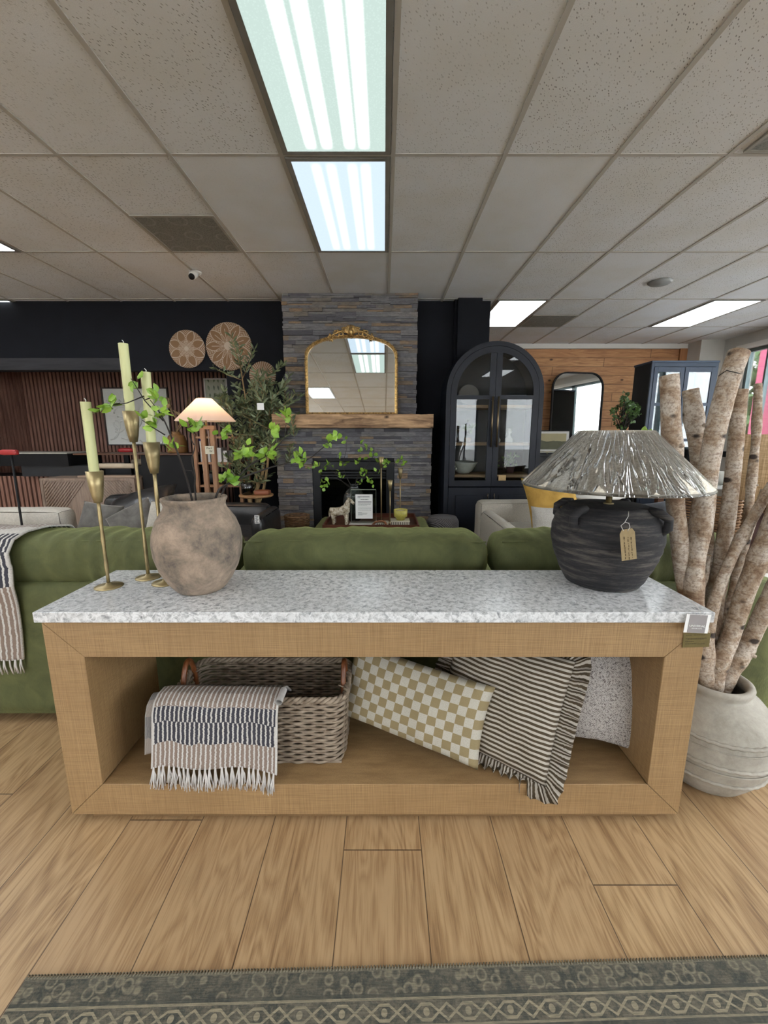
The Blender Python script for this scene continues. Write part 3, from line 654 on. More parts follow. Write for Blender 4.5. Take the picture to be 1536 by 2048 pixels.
pts = [Vector((p.x, p.y, max(p.z, CT+.002)) if i < 4 else p) for i, p in enumerate(pts)]
B().tube([p - s0 for p in pts], .0008, 6).build('string', FRINGE, ht)
pc = P(1396, 1267, 1.183)
pt = hangtag('price_tag', 'olive green price tag with handwriting on the console corner', 'price tag', (pc.x, 1.186, pc.z), .082, .047, plain('olive_card', srgb(112, 98, 52), .8, var=.1, scale=40.), ry=-1.5)
ln = B(); q = random.Random(5)
for k, (z, a, b) in enumerate(((-.006,-.034,-.018), (-.006,-.010,.022), (-.017,-.034,.028), (-.020,-.028,.02), (-.027,-.034,-.008), (-.035,-.034,.0), (-.036,.004,.026))):
    x = a
    while x < b: wl = q.uniform(.002, .006); ln.box((x, -.0012, z-.0008), (x+wl, -.0007, z+.0006)); x += wl + .0012
ln.build('handwriting', plain('faded_ink', srgb(66, 54, 20), .8), pt)
# ---- candlesticks
CANDLE = plain('pale_yellow_wax', srgb(226, 226, 170), .45, var=.02, Subsurface_Weight=.15, Subsurface_Radius=(.01, .01, .004)) if 0 else plain('pale_yellow_wax', srgb(222, 224, 164), .45, var=.02)
def candlestick(bx, by, Y, ztop, label, zc, clabel, rbase=.045, tilt=(0,0)):
    b = P(bx, by, Y); b.z = CT
    h = ztop - CT
    t_ = thing('candlestick', label, 'candlestick', b, group='brass candlesticks on the console')
    B().lathe([(0, .0), (rbase, .0), (rbase, .003), (rbase*.8, .0055), (.012, .008), (.007, .016), (0, .016)], n=36).build('base', BRASS, t_)
    q = random.Random(bx); k = 9
    B().tube([(0, 0, .01 + (h-.11)*i/k) for i in range(k+1)], [.0062 + q.uniform(-.0012, .0012) for i in range(k+1)], 8).build('stem', BRASS, t_)
    B().lathe([(0, h-.108), (.0125, h-.106), (.017, h-.085), (.022, h-.05), (.0262, h), (.0247, h), (.020, h-.05), (.0, h-.06)], n=28).build('cup', BRASS, t_)
    c = thing('taper_candle', clabel, 'candle', (b.x, b.y, ztop-.055), group='ribbed candles'); c.rotation_euler = (R(tilt[0]), R(tilt[1]), 0)
    H = zc - ztop + .055; pr = [(0, 0)]; n_ = int(H/.0045)
    for i in range(n_): z = H*i/n_; pr += [(.0140, z), (.0158, z + H/n_*.5)]
    pr += [(.0145, H), (0, H-.001)]
    B().lathe(pr, n=14, jit=lambda a, z: 1 + .03*cos(a*7)).build('wax', CANDLE, c)
    B().tube([(0, 0, H-.002), (.002, 0, H+.006), (-.003, 0, H+.011)], .0011, 5).build('wick', PAPER, c)
candlestick(218, 1173, 1.392, 1.167, 'shortest brass candlestick, at the left front of the marble top', 1.392, 'ribbed pale yellow candle in the shortest left brass candlestick')
candlestick(297, 1155, 1.487, 1.368, 'tallest brass candlestick, in the middle behind the other two', 1.591, 'ribbed pale yellow candle in the tallest brass candlestick', .044)
candlestick(331, 1166, 1.43, 1.262, 'mid height brass candlestick half hidden by the clay vase', 1.490, 'ribbed pale yellow candle in the candlestick next to clay vase', .045, (0, 1))
# ---- clay vase
vb = P(404, 1177, 1.38); vb.z = CT
vs_ = thing('clay_vase', 'large weathered brown clay vase on the left of the marble top', 'vase', vb)
prof = [(0, 0), (.074, .0), (.082, .006), (.104, .035), (.127, .08), (.141, .13), (.1445, .17), (.140, .205), (.126, .245), (.110, .270), (.100, .283), (.0965, .295), (.099, .306), (.104, .316), (.1035, .321), (.098, .323), (.091, .318), (.087, .305), (.087, .288), (.10, .26), (.125, .22), (.13, .17), (.12, .1), (.08, .03), (0, .02)]
B().lathe(prof, n=64, jit=lambda a, z: 1 + .012*mnoise.noise(Vector((cos(a)*1.5, sin(a)*1.5, z*9)))).build('body', CLAY, vs_)
# branches in the clay vase
def twig(root_name, label, cat, pts, r0, leaves, lm=LEAF, L=.045, Wd=.03, side=(), q=rg, n_leaf=6, group=None, tm=TWIG):
    pts = [Vector(p) for p in pts]
    # smooth
    sm = []
    for i in range(len(pts)-1):
        p0, p1, p2, p3 = pts[max(i-1,0)], pts[i], pts[i+1], pts[min(i+2, len(pts)-1)]
        for k in range(5):
            f = k/5; sm.append(.5*((2*p1) + (p2-p0)*f + (2*p0-5*p1+4*p2-p3)*f*f + (3*p1-p0-3*p2+p3)*f**3))
    sm.append(pts[-1])
    r_ = thing(root_name, label, cat, pts[0], group=group)
    st_ = B().tube(sm, [r0*(1-.75*i/len(sm)) for i in range(len(sm))], 7); lf = B()
    for a, b in side:
        st_.tube([Vector(a), (Vector(a)+Vector(b))/2 + rv(q)*.01, Vector(b)], [r0*.55, r0*.4, r0*.25], 6)
    for p in leaves: cluster(lf, Vector(p), n_leaf, L, Wd, .5, q)
    WB(st_, 'stem', tm, r_); WB(lf, 'leaves', lm, r_); return r_
base1 = P(385, 1012, 1.40); base2 = P(425, 1008, 1.40)
def PP(*a): return [P(*q_) for q_ in a]
inv = Vector((vb.x, vb.y, CT+.06))
twig('leafy_branch', 'dark leafy branch in clay vase rising left towards the tallest candle', 'branch', [inv + Vector((.02,0,0))] + PP((384,1000,1.40),(368,940,1.38),(345,880,1.36),(328,840,1.36),(312,815,1.37),(300,800,1.38)), .0042,
     PP((345,892,1.36),(352,898,1.36),(312,838,1.36),(310,850,1.36),(320,826,1.36),(312,800,1.37),(283,838,1.36),(315,790,1.37),(326,812,1.36)), side=[(P(330,870,1.36), P(284,840,1.36)), (P(327,842,1.36), P(262,757,1.38)), (P(300,796,1.38), P(288,792,1.37)), (P(288,792,1.37), P(228,810,1.34))], n_leaf=4, L=.032, Wd=.020)
lf = thing('leafy_branch', 'thin twig ending in a green leaf tuft beside the tallest candle', 'branch', P(228, 810, 1.34))
m_ = B(); [cluster(m_, p, 5, .036, .024, .2) for p in PP((215,812,1.34),(222,806,1.34),(208,818,1.34),(265,763,1.38))]; WB(m_, 'leaves', LEAF, lf)
WB(B().tube(PP((228,810,1.34),(240,806,1.345),(216,812,1.34)), .0012, 5), 'stem', TWIG, lf)
twig('leafy_branch', 'long arching branch reaching from clay vase across the stone fireplace', 'branch', [inv + Vector((.0,0.0,0))] + PP((430,1000,1.42),(455,968,1.45),(520,942,1.5),(570,927,1.52),(610,922,1.53),(640,900,1.54),(662,882,1.54)), .0046,
     PP((662,880,1.54),(668,876,1.54),(660,890,1.54),(601,920,1.53),(598,914,1.53),(603,930,1.53)), side=[(P(600,925,1.53), P(603,932,1.53))], n_leaf=5, L=.034, Wd=.024)
twig('leafy_branch', 'middle branch in clay vase with bright leaf tufts by the olive tree', 'branch', [inv + Vector((-.01,0.0,0))] + PP((445,985,1.45),(470,960,1.46),(500,930,1.47),(540,905,1.48),(566,880,1.48),(572,850,1.48)), .0036,
     PP((478,912,1.46),(490,905,1.46),(494,895,1.46),(486,910,1.46),(535,910,1.47),(545,905,1.47),(528,914,1.47),(548,868,1.48),(556,872,1.48),(568,838,1.48),(574,832,1.48),(450,958,1.44),(462,968,1.44),(458,952,1.44)), side=[(P(500,930,1.47), P(480,905,1.46)), (P(505,928,1.47), P(545,905,1.47)), (P(545,900,1.48), P(552,870,1.48)), (P(455,975,1.45), P(452,955,1.44))], n_leaf=5, L=.034, Wd=.023)
twig('leafy_branch', 'upright twisted twig in clay vase before the floor lamp', 'branch', [inv + Vector((.03,0.0,0))] + PP((392,1000,1.40),(390,950,1.38),(384,920,1.36),(390,890,1.37),(386,860,1.38)), .0036,
     PP((384,848,1.38),(390,856,1.38),(380,852,1.38),(447,862,1.42),(442,868,1.42),(396,852,1.38)), side=[(P(390,955,1.38), P(368,940,1.37)), (P(388,890,1.37), P(381,850,1.38))], n_leaf=4, L=.034, Wd=.023)
# ---- table lamp
lb = Vector((.795, 1.45, CT))
lp = thing('table_lamp', 'dark clay jug lamp with plastic wrapped linen shade on the right', 'table lamp', lb)
prof = [(0, 0), (.112, 0), (.122, .004), (.138, .03), (.164, .09), (.178, .14), (.183, .18), (.179, .215), (.168, .248), (.154, .262), (.142, .270), (.136, .276), (.132, .282), (.124, .285), (.020, .286), (0, .286)]
q = random.Random(2)
ridg = {}
def lj(a, z): return 1 + .006*sin(z*150 + mnoise.noise(Vector((cos(a), sin(a), z*8)))*6) * (1 if .02 < z < .28 else 0) + .006*mnoise.noise(Vector((cos(a)*2, sin(a)*2, z*7)))
pf = []
for i in range(len(prof)-1):
    (r0, z0), (r1, z1) = prof[i], prof[i+1]; k = max(1, int(abs(z1-z0)/.006))
    for j_ in range(k): pf.append((r0+(r1-r0)*j_/k, z0+(z1-z0)*j_/k))
pf.append(prof[-1])
B().lathe(pf, n=72, jit=lj).build('body', DARKCLAY, lp)
for ang in (-150, -50, 40, 130):
    a = R(ang); d = Vector((cos(a), sin(a), 0))
    pts = [d*.166 + Vector((0,0,.210)), d*.188 + Vector((0,0,.230)), d*.188 + Vector((0,0,.258)), d*.162 + Vector((0,0,.276)), d*.130 + Vector((0,0,.276))]
    B().tube([Vector(p) for p in pts], [.016, .015, .014, .015, .017], 10).build('handle', DARKCLAY, lp)
B().tube([(0, 0, .285), (0, 0, .42)], .0105, 14).build('neck', BRASS, lp); B().lathe([(0,.286),(.017,.286),(.017,.291),(0,.291)], n=20).build('collar', BRASS, lp)
t = NT('oatmeal_linen'); v = t.co(); a = t.noise(t.scale(v, 160, 160, 160), 1., 3., .7)
LINEN = t.bsdf(t.ramp(a, [(.3, srgb(176, 166, 148, 1)), (.55, srgb(222, 216, 202, 1)), (.75, srgb(236, 232, 222, 1))]), .9, 0.)
SZ0, SZ1, SR0, SR1 = .352, .541, .292, .112
shd = B().lathe([(SR0, SZ0), (SR0+.002, SZ0+.006), (SR1, SZ1), (SR1-.003, SZ1-.001), (SR0-.004, SZ0+.004), (SR0-.003, SZ0)], n=72)
so = shd.build('lamp_shade', LINEN, lp)
B().lathe([(SR0+.0012, SZ0-.002), (SR0+.004, SZ0), (SR0+.0025, SZ0+.008), (SR0, SZ0+.008)], n=72).build('shade_trim', plain('shade_trim', srgb(150, 146, 136), .8), so)
B().tube([(-.112,0,.53), (0,0,.53), (.112,0,.53)], .002, 6).build('shade_spider', BRASS, so)
t = NT('plastic_wrap'); tr = t.n('BsdfTransparent', None, Color=(.97,.97,.97,1)); v = t.co(); xs = t.xyz(v)
ang = t.m_('ARCTAN2', xs[1], xs[0])
rn_ = t.m_('ABSOLUTE', t.m_('SUBTRACT', t.noise(t.vec(t.m_('MULTIPLY', ang, 5.), t.m_('MULTIPLY', xs[2], 5.), 0.), 1.6, 2., .5, 1.2), .5)); bmp = t.bump(t.ramp(rn_, [(0., gr(1)), (.035, gr(0)), (.2, gr(.15))]), 1., .012)
gl = t.n('BsdfGlossy', None, Roughness=.12, Normal=bmp, Color=(1.,1.,1.,1)); fz = t.n('Fresnel', None, IOR=1.6, Normal=bmp)
mx = t.n('MixShader', None, i0=t.m_('MULTIPLY', fz, 1.0, clamp=True), i1=tr, i2=gl); t.t.links.new(mx.outputs[0], t.out.inputs[0]); WRAP = t.m
def wrap(u, v_):
    a = u*2*pi; r = SR0 + (SR1-SR0)*v_; z = SZ0 + (SZ1-SZ0)*v_
    ph = a*9 + 3*mnoise.noise(Vector((cos(a)*2, sin(a)*2, v_*1.5)))
    wv = (abs(sin(ph*.5)))**.6 * .006 + .005*mnoise.noise(Vector((cos(a)*7, sin(a)*7, v_*3)))
    r += .004 + max(0, wv)*(.4+.6*sin(pi*min(1, v_+.2)))
    return (r*cos(a), r*sin(a), z)
wr = B().grid(wrap, 260, 26); wr.build('plastic_wrap', WRAP, so)
lt = thing('kraft_tag', 'brown kraft paper tag tied to the handle of the dark jug lamp', 'tag', P(1254, 1058, 1.245)); lt.rotation_euler = (R(-4), R(-8), R(4))
B().prism([(-.024, -.098), (.024, -.098), (.024, -.012), (.016, 0), (-.016, 0), (-.024, -.012)][::-1], -.0006, .0006).build('card', plain('kraft', srgb(160, 140, 102), .85, var=.08, scale=80.), lt)
ln = B(); q = random.Random(8)
for xx in (-.012, 0, .010):
    z = -.02 - q.uniform(0, .01)
    while z > -.09:
        wl = q.uniform(.003, .009); ln.box((xx-.0008+q.uniform(-.001,.001), -.0013, z-wl), (xx+.0016+q.uniform(-.001,.001), -.0007, z)); z -= wl + q.uniform(.001, .004)
ln.build('handwriting', plain('brown_ink', srgb(92, 74, 46), .8), lt)
B().tube([(-.012,-.001,-.004), (-.016,.004,.012), (0,.010,.018), (.02,.02,.034), (.032,.035,.046)], .0010, 6).tube([(0,-.002,-.006), (.009,-.001,.004), (.010,.004,.016), (.0,.01,.02)], .0010, 6).build('string', FRINGE, lt)
# ================================================================ under the console
SH = ZB + TH
# ---- wicker basket
BX0, BX1, BY0, BY1 = -.735, -.135, 1.275, 1.53
bk = thing('wicker_basket', 'grey wicker basket with wooden handles on the console shelf', 'basket', ((BX0+BX1)/2, (BY0+BY1)/2, SH))
hx, hy, HB = (BX1-BX0)/2, (BY1-BY0)/2, .262
def perim(s, hx, hy, r=.05):
    """point and outward normal on a rounded rectangle, s in 0..1"""
    L = [2*(hx-r), pi*r/2, 2*(hy-r), pi*r/2]*2; tot = sum(L); d = (s % 1)*tot
    c = [(-(hx-r), -hy), None, (hx, -(hy-r)), None, ((hx-r), hy), None, (-hx, hy-r), None]
    dirs = [(1,0), None, (0,1), None, (-1,0), None, (0,-1), None]; nor = [(0,-1), None, (1,0), None, (0,1), None, (-1,0), None]
    cc = {1: (hx-r, -(hy-r), -pi/2), 3: (hx-r, hy-r, 0), 5: (-(hx-r), hy-r, pi/2), 7: (-(hx-r), -(hy-r), pi)}
    for i, l in enumerate(L):
        if d <= l or i == 7:
            if i % 2 == 0: return Vector((c[i][0]+dirs[i][0]*d, c[i][1]+dirs[i][1]*d, 0)), Vector((*nor[i], 0))
            a = cc[i][2] + d/r; n_ = Vector((cos(a), sin(a), 0)); return Vector((cc[i][0], cc[i][1], 0)) + n_*r, n_
        d -= l
NS = 42; wv = B()
rows = 22
for r_ in range(rows):
    z = .008 + (HB-.03)*r_/(rows-1); k_ = .965 + .035*r_/rows
    pts = []; m_ = NS*4
    for i in range(m_+1):
        p, n_ = perim(i/m_, hx*k_, hy*k_)
        off_ = .0045*cos(pi*(i/4 + r_))
        pts.append(p + n_*off_ + Vector((0, 0, z)))
    wv.tube(pts, .0056, 6, False)
wv.build('weave', WICKER, bk)
sk = B()
for i in range(NS):
    p0, n_ = perim((i+.5)/NS, hx*.965, hy*.965); p1, _ = perim((i+.5)/NS, hx, hy)
    sk.tube([p0 + Vector((0,0,.002)), p1 + Vector((0,0,HB-.01))], .0034, 5)
sk.build('stakes', WICKER, bk)
rim = B()
for k, (rr_, dz, ph) in enumerate(((.0065, 0, 0), (.0065, .004, 2.1), (.0065, -.004, 4.2))):
    pts = []
    for i in range(181):
        p, n_ = perim(i/180, hx+.002, hy+.002); a = i/180*2*pi*26 + ph
        pts.append(p + n_*.007*cos(a) + Vector((0, 0, HB-.012 + .007*sin(a))))
    rim.tube(pts, rr_, 6, False)
rim.build('braided_rim', WICKER, bk)
B().box((-hx*.95, -hy*.95, 0), (hx*.95, hy*.95, .008)).build('bottom', WICKER, bk)
HND = wood('handle_wood', srgb(96, 52, 26), srgb(150, 90, 52), 'z', 1., .4)
for sx in (-1, 1):
    pts = [(sx*(hx-.012), -.055 + .11*i/12 if 0 < i < 12 else (-.055 if i == 0 else .055), HB-.10 + .16*sin(pi*i/12)**.45) for i in range(13)]
    h_ = B().tube(pts, .0095, 10).build('handle', HND, bk)
    tw = B()
    for yy in (-.05, .05): tw.tube([(sx*(hx-.012)+.016*cos(a), yy+.012*sin(a), HB-.004+.003*sin(a*2)) for a in [2*pi*i/14 for i in range(15)]], .0025, 5, False)
    tw.build('binding', WICKER, h_)
# ---- striped throw over the basket rim
tb = thing('folded_throw', 'folded charcoal and white striped throw with fringe over the basket rim', 'throw', (-.60, 1.25, SH))
TX0, TX1 = -.755, -.345
def drape(u, v_, layer=0):
    # v 0 = hem at front, 1 = inside the basket
    path = [(1.195+.0, .205), (1.205, .26), (1.215, .33), (1.222, .385), (1.235, .415), (1.262, .430), (1.300, .430), (1.345, .405), (1.40, .35)]
    f = v_*(len(path)-1); i = min(int(f), len(path)-2); f -= i
    y = path[i][0]*(1-f) + path[i+1][0]*f; z = path[i][1]*(1-f) + path[i+1][1]*f
    x = TX0 + (TX1-TX0)*u
    x += .010*(1-v_)*(u-.5) - .014*(1-v_)
    y += .008*sin(u*9+1)*(1-v_)**1.5 - layer*.010
    z += .006*sin(u*7) * (v_ if v_ < .5 else 1-v_) - .030*max(0, u-.62)**1.2*(1-v_)*2.6 - .02*max(0, .1-u)*5*(1-v_) - (layer < 0)*.0
    return Vector((x, y, z))
fold = B().grid(lambda u, v_: drape(u, v_), 60, 60); WB(fold, 'cloth', THROW1, tb, solid=.006)
roll = B()
roll.grid(lambda u, v_: Vector((TX1 + .012*sin(u*2*pi), 1.262 + .035*v_*2 - .04 - .0 + 0.0, .424 + .010*cos(u*2*pi))), 12, 6); WB(roll, 'rolled_edge', FRINGE, tb)
low = B().grid(lambda u, v_: drape(u*.16 - .075, v_*.55 + .12) + Vector((0, .016, -.012)), 12, 40); WB(low, 'under_fold', THROW1, tb, solid=.005)
fr_ = B(); q = random.Random(11)
for i in range(24):
    u = (i + q.uniform(-.2, .2) + .5)/24; p = drape(u, 0.01) + Vector((0, -.002, 0))
    for s_ in range(8):
        dx, dy = q.uniform(-.006, .006), q.uniform(-.008, .006); L = q.uniform(.055, .078)
        e = p + Vector((dx*2, dy-.012, -L)); 
        mid = p + Vector((dx*.6 + q.uniform(-.004,.004), dy*.6-.004, -L*.5))
        if e.z < SH+.004 and e.y > YF: e.z = SH + .004
        fr_.tube([p, p + Vector((dx*.2, -.003, -.012)), mid, e], [.0034, .0030, .0024, .0014], 5)
WB(fr_, 'fringe', FRINGE, tb)
# ---- cushions under the console
def uvmat_checker():
    t = NT('checker_linen'); uv = t.xyz(t.co('UV')); n_ = t.noise(t.co('UV'), 9., 2.)
    w1 = t.m_('MULTIPLY', t.m_('SUBTRACT', n_, .5), .012)
    U = t.m_('ADD', t.m_('MULTIPLY', uv[0], 17.), w1); V = t.m_('ADD', t.m_('MULTIPLY', uv[1], 8.6), w1)
    ck = t.m_('MODULO', t.m_('ADD', t.m_('FLOOR', U), t.m_('FLOOR', V)), 2.)
    g1 = t.noise(t.scale(t.co('UV'), 900, 60, 1), 1., 2.); g2 = t.noise(t.scale(t.co('UV'), 90, 480, 1), 1., 2.)
    ln_ = t.m_('ADD', t.m_('MULTIPLY', g1, .5), t.m_('MULTIPLY', g2, .5))
    c = t.mix(ck, srgb(158, 142, 104), srgb(208, 204, 192)); c = t.mix(t.ramp(ln_, [(.4, gr(.4)), (.6, gr(0))]), c, srgb(132, 114, 78))
    return t.bsdf(c, .9, 0., t.bump(ln_, .3, .002))
def uvmat_stripe(name='brown_stripe', n=26., along=1):
    t = NT(name); uv = t.xyz(t.co('UV')); n_ = t.noise(t.co('UV'), 5., 2.)
    V = t.m_('ADD', t.m_('MULTIPLY', uv[along], n), t.m_('MULTIPLY', n_, .5))
    f = t.m_('LESS_THAN', t.m_('FRACT', V), .52)
    g1 = t.noise(t.scale(t.co('UV'), 300, 300, 1), 1., 2.)
    c = t.mix(f, srgb(206, 198, 186), srgb(70, 56, 34)); c = t.mix(t.m_('MULTIPLY', g1, .25), c, srgb(110, 98, 80))
    return t.bsdf(c, .9, 0., t.bump(g1, .3, .002))
t = NT('tweed_weave'); v = t.co('UV')
a = t.noise(t.scale(t.n('VectorRotate', None, Vector=v, Angle=R(38)).outputs[0], 34, 150, 1), 1., 2.); b = t.noise(t.scale(t.n('VectorRotate', None, Vector=v, Angle=R(-52)).outputs[0], 34, 150, 1), 1., 2.)
ckx = t.m_('GREATER_THAN', t.noise(v, 44., 1.), .5); f = t.mix(ckx, a, b)
TWEED = t.bsdf(t.ramp(f, [(.40, srgb(104, 94, 92)), (.50, srgb(214, 208, 202))]), .95, 0., t.bump(f, .5, .004))
def frame_matrix(o, ex, ez):
    """matrix whose x axis is ex, z axis is roughly ez; local -y is the shown face"""
    ex = Vector(ex).normalized(); ez = Vector(ez); ez = (ez - ex*ez.dot(ex)).normalized(); ey = ez.cross(ex)
    return Matrix(((ex.x, ey.x, ez.x, o[0]), (ex.y, ey.y, ez.y, o[1]), (ex.z, ey.z, ez.z, o[2]), (0,0,0,1)))
def cushion(name, lab, o, ex, ez, W_, H_, T_, m, n=34, pinch=.07, seed=0, wr=.004, grp=None, cat='cushion'):
    r_ = tag(B().pillow(W_, H_, T_, None, n, pinch, wr, seed).build(name, m, weld=True), lab, cat, grp)
    r_.matrix_world = frame_matrix(o, ex, ez); return r_
# lumbar: corners seen at (720,1330) top left ... (980,1362) top right, (955,1548) bottom right, (705,1420) bottom left
def quadcush(name, lab, tl, tr, br, bl, T_, m, **k):
    tl, tr, br, bl = [Vector(p) for p in (tl, tr, br, bl)]
    c = (tl+tr+br+bl)/4; ex = (tr+br-tl-bl)/2; ez = (tl+tr-bl-br)/2
    return cushion(name, lab, c, ex, ez, ex.length*1.04, ez.length*1.04, T_, m, **k)
c1 = quadcush('lumbar_cushion', 'sage and cream checkered lumbar cushion leaning on the console shelf', P(705,1292,1.50), P(985,1365,1.30), P(950,1546,1.215), P(690,1418,1.41), .13, uvmat_checker(), pinch=.05, seed=3)
c2 = quadcush('ruffled_cushion', 'brown and white striped cushion with ruffled edge on console shelf', P(880,1238,1.50), P(1155,1325,1.33), P(1076,1572,1.155), P(912,1470,1.36), .12, uvmat_stripe(), pinch=.04, seed=5)
c3 = quadcush('tweed_cushion', 'grey and cream tweed cushion leaning against right console side', P(1085,1290,1.43), P(1330,1262,1.40), P(1278,1540,1.30), P(1062,1440,1.40), .13, TWEED, pinch=.17, seed=9)
# ruffle around the striped cushion
W_, H_ = c2.dimensions.x, c2.dimensions.z
rf = B()
def edge_pt(s):
    s = s % 1
    if s < .25: u, v_ = -1 + 8*s, -1
    elif s < .5: u, v_ = 1, -1 + 8*(s-.25)
    elif s < .75: u, v_ = 1 - 8*(s-.5), 1
    else: u, v_ = -1, 1 - 8*(s-.75)
    k = .04
    return Vector((W_/2*u*(1-k*(1-v_*v_)), 0, H_/2*v_*(1-k*(1-u*u)))), Vector((u**5, 0, v_**5)).normalized()
def ruf(u, v_):
    p, n_ = edge_pt(u); ph = u*2*pi*58
    w_ = .060*v_
    return p*.985 + n_*w_ + Vector((0, (.013*v_**.7)*sin(ph) + .004*sin(ph*.37) + .004, 0)) + Vector((n_.z, 0, -n_.x))*.006*sin(ph*1.0+1)*v_
rf.grid(ruf, 900, 5); M_ = c2.matrix_world.copy(); Mi = M_.inverted()
for i, v_ in enumerate(rf.v):
    w_ = M_ @ Vector(v_)
    if w_.y > YF-.004 and w_.z < SH+.006:
        w_.z = SH+.006+.3*abs(v_[1]); rf.v[i] = tuple(Mi @ w_)
rf.build('ruffle', uvmat_stripe('ruffle_stripe', 150., 0), c2, solid=.0015)
# ================================================================ birch branches in the floor vase
vv_ = Vector((1.237, 1.410, 0))
fv = thing('floor_vase', 'chalky white stoneware floor vase right of the console', 'vase', vv_)
fv.scale = (1.06, 1.06, .97)
def fj(a, z): return 1 + .004*mnoise.noise(Vector((cos(a)*3, sin(a)*3, z*12)))
prof = [(0,0),(.112,0),(.124,.008),(.150,.05),(.176,.11),(.190,.17),(.192,.215),(.182,.27),(.162,.315),(.138,.345),(.118,.358),(.106,.364),(.101,.370),(.103,.378),(.108,.388),(.110,.398),(.107,.406),(.098,.409),(.089,.404),(.086,.39),(.088,.37),(.12,.34),(.17,.26),(.17,.15),(.12,.03),(0,.02)]
ob = B().lathe(prof, n=64, jit=fj).build('body', STONEWARE, fv)
rp = B()
for z, r in ((.095, .1715), (.175, .1925), (.262, .186)):
    rp.tube([(r*cos(a)*fj(a,z), r*sin(a)*fj(a,z), z + .002*sin(a*40)) for a in [2*pi*i/160 for i in range(161)]], .0068, 6, False)
for z, r in ((.150, .1885), (.235, .190)): rp.tube([(r*cos(a), r*sin(a), z) for a in [2*pi*i/100 for i in range(101)]], .0028, 5, False)
rp.build('raised_bands', STONEWARE, fv)
stk_ = B().box((-.011, -.0008, -.006), (.011, .0008, .006)).build('sticker', PAPER, fv); a = R(-32)
stk_.matrix_local = T(.160*cos(a), .160*sin(a), .322) @ RZ(90-32) @ RX(-48)
def branch(label, pts, r0, r1, knots=3, seed=0):
    q = random.Random(seed); pts = [Vector(p) for p in pts]
    n_ = 44; out = []; rad_ = []
    L = [0]
    for a, b in zip(pts, pts[1:]): L.append(L[-1] + (b-a).length)
    kn = [q.uniform(.15, .95) for _ in range(knots)]
    for i in range(n_+1):
        d = L[-1]*i/n_; k = 0
        while k < len(pts)-2 and L[k+1] < d: k += 1
        f = (d-L[k])/max(1e-6, L[k+1]-L[k])
        p0, p1, p2, p3 = pts[max(k-1,0)], pts[k], pts[k+1], pts[min(k+2, len(pts)-1)]
        p = .5*((2*p1) + (p2-p0)*f + (2*p0-5*p1+4*p2-p3)*f*f + (3*p1-p0-3*p2+p3)*f**3)
        out.append(p + Vector((mnoise.noise(Vector((i*.25, seed, 0))), mnoise.noise(Vector((i*.25, seed, 9))), 0))*.003)
        rr_ = r0 + (r1-r0)*i/n_; s_ = 1 + sum(.16*math.exp(-((i/n_-k_)*n_/1.3)**2) for k_ in kn) + .04*mnoise.noise(Vector((i*.6, seed, 4)))
        rad_.append(rr_*s_)
    r_ = thing('birch_branch', label, 'branch', out[0], group='birch branches in the floor vase')
    m_ = B().tube(out, rad_, 16)
    for k_ in kn[:2]:
        i = int(k_*n_); d = Vector((q.uniform(-.8,.8), -1, q.uniform(-.1,.6))).normalized()
        m_.tube([out[i], out[i] + d*rad_[i]*1.25], [rad_[i]*.36, rad_[i]*.22], 8)
    WB(m_, 'bark', BIRCH, r_)
    tp = out[-1]; d = (out[-1]-out[-2]).normalized()
    WB(B().tube([tp, tp + d*.0015], rad_[-1]*.92, 14), 'sawn_end', plain('sawn_birch', srgb(206, 176, 140), .8), r_)
    return r_
VB = Vector((1.237, 1.41, .10))
def BP(f, *rest): return PP((f[0]-5, f[1], f[2]-.045), *rest)
def vin(dx, dy): return VB + Vector((dx, dy, 0))
branch('birch branch with broken top left of the others, in front of blue cabinet', [vin(.03,.0)] + BP((1412,1350,1.47),(1372,1180,1.47),(1355,1050,1.48),(1345,900,1.50),(1338,752,1.52)), .027, .031, 4, 1)
branch('rough lichen covered birch branch, second from left', [vin(.0,.06)] + BP((1432,1352,1.52),(1420,1200,1.55),(1410,1060,1.57),(1397,920,1.58),(1381,780,1.60)), .025, .027, 3, 2)
branch('thickest and tallest birch branch, reaching above the window sill to ceiling trim', [vin(.02,-.03)] + BP((1416,1345,1.44),(1387,1190,1.44),(1402,1050,1.46),(1418,930,1.47),(1443,810,1.49),(1478,704,1.51)), .028, .033, 4, 3)
branch('pale straight birch branch just right of the thickest one', [vin(-.01,.03)] + BP((1424,1345,1.50),(1432,1200,1.51),(1452,1060,1.53),(1464,960,1.55),(1474,860,1.56),(1481,780,1.57)), .029, .024, 4, 4)
branch('slender knotty birch stick with cut off twigs before the burlap shade', [vin(-.03,.05)] + BP((1440,1348,1.50),(1472,1180,1.55),(1494,1060,1.58),(1503,960,1.60),(1512,870,1.62),(1516,768,1.64)), .015, .013, 6, 5)
branch('thin smooth birch branch leaning right past the jug lamp side', [vin(-.05,-.02)] + BP((1420,1340,1.435),(1422,1232,1.43),(1452,1140,1.43),(1492,1060,1.45),(1545,968,1.47)), .020, .016, 4, 6)
branch('hidden narrow birch branch between the leaning ones', [vin(-.04,.0)] + BP((1436,1345,1.46),(1452,1232,1.48),(1478,1130,1.50),(1497,1070,1.51),(1528,980,1.53)), .014, .011, 3, 7)
branch('thick white peeling birch branch leaning right over the vase rim', [vin(-.05,-.02)] + BP((1438,1346,1.435),(1464,1262,1.42),(1500,1160,1.41),(1545,1050,1.40),(1590,940,1.41)), .026, .032, 4, 8)
branch('smooth tan birch branch lowest and furthest right in the floor vase', [vin(-.07,-.02)] + BP((1464,1352,1.455),(1500,1280,1.44),(1540,1195,1.42),(1590,1100,1.43)), .025, .028, 3, 9)
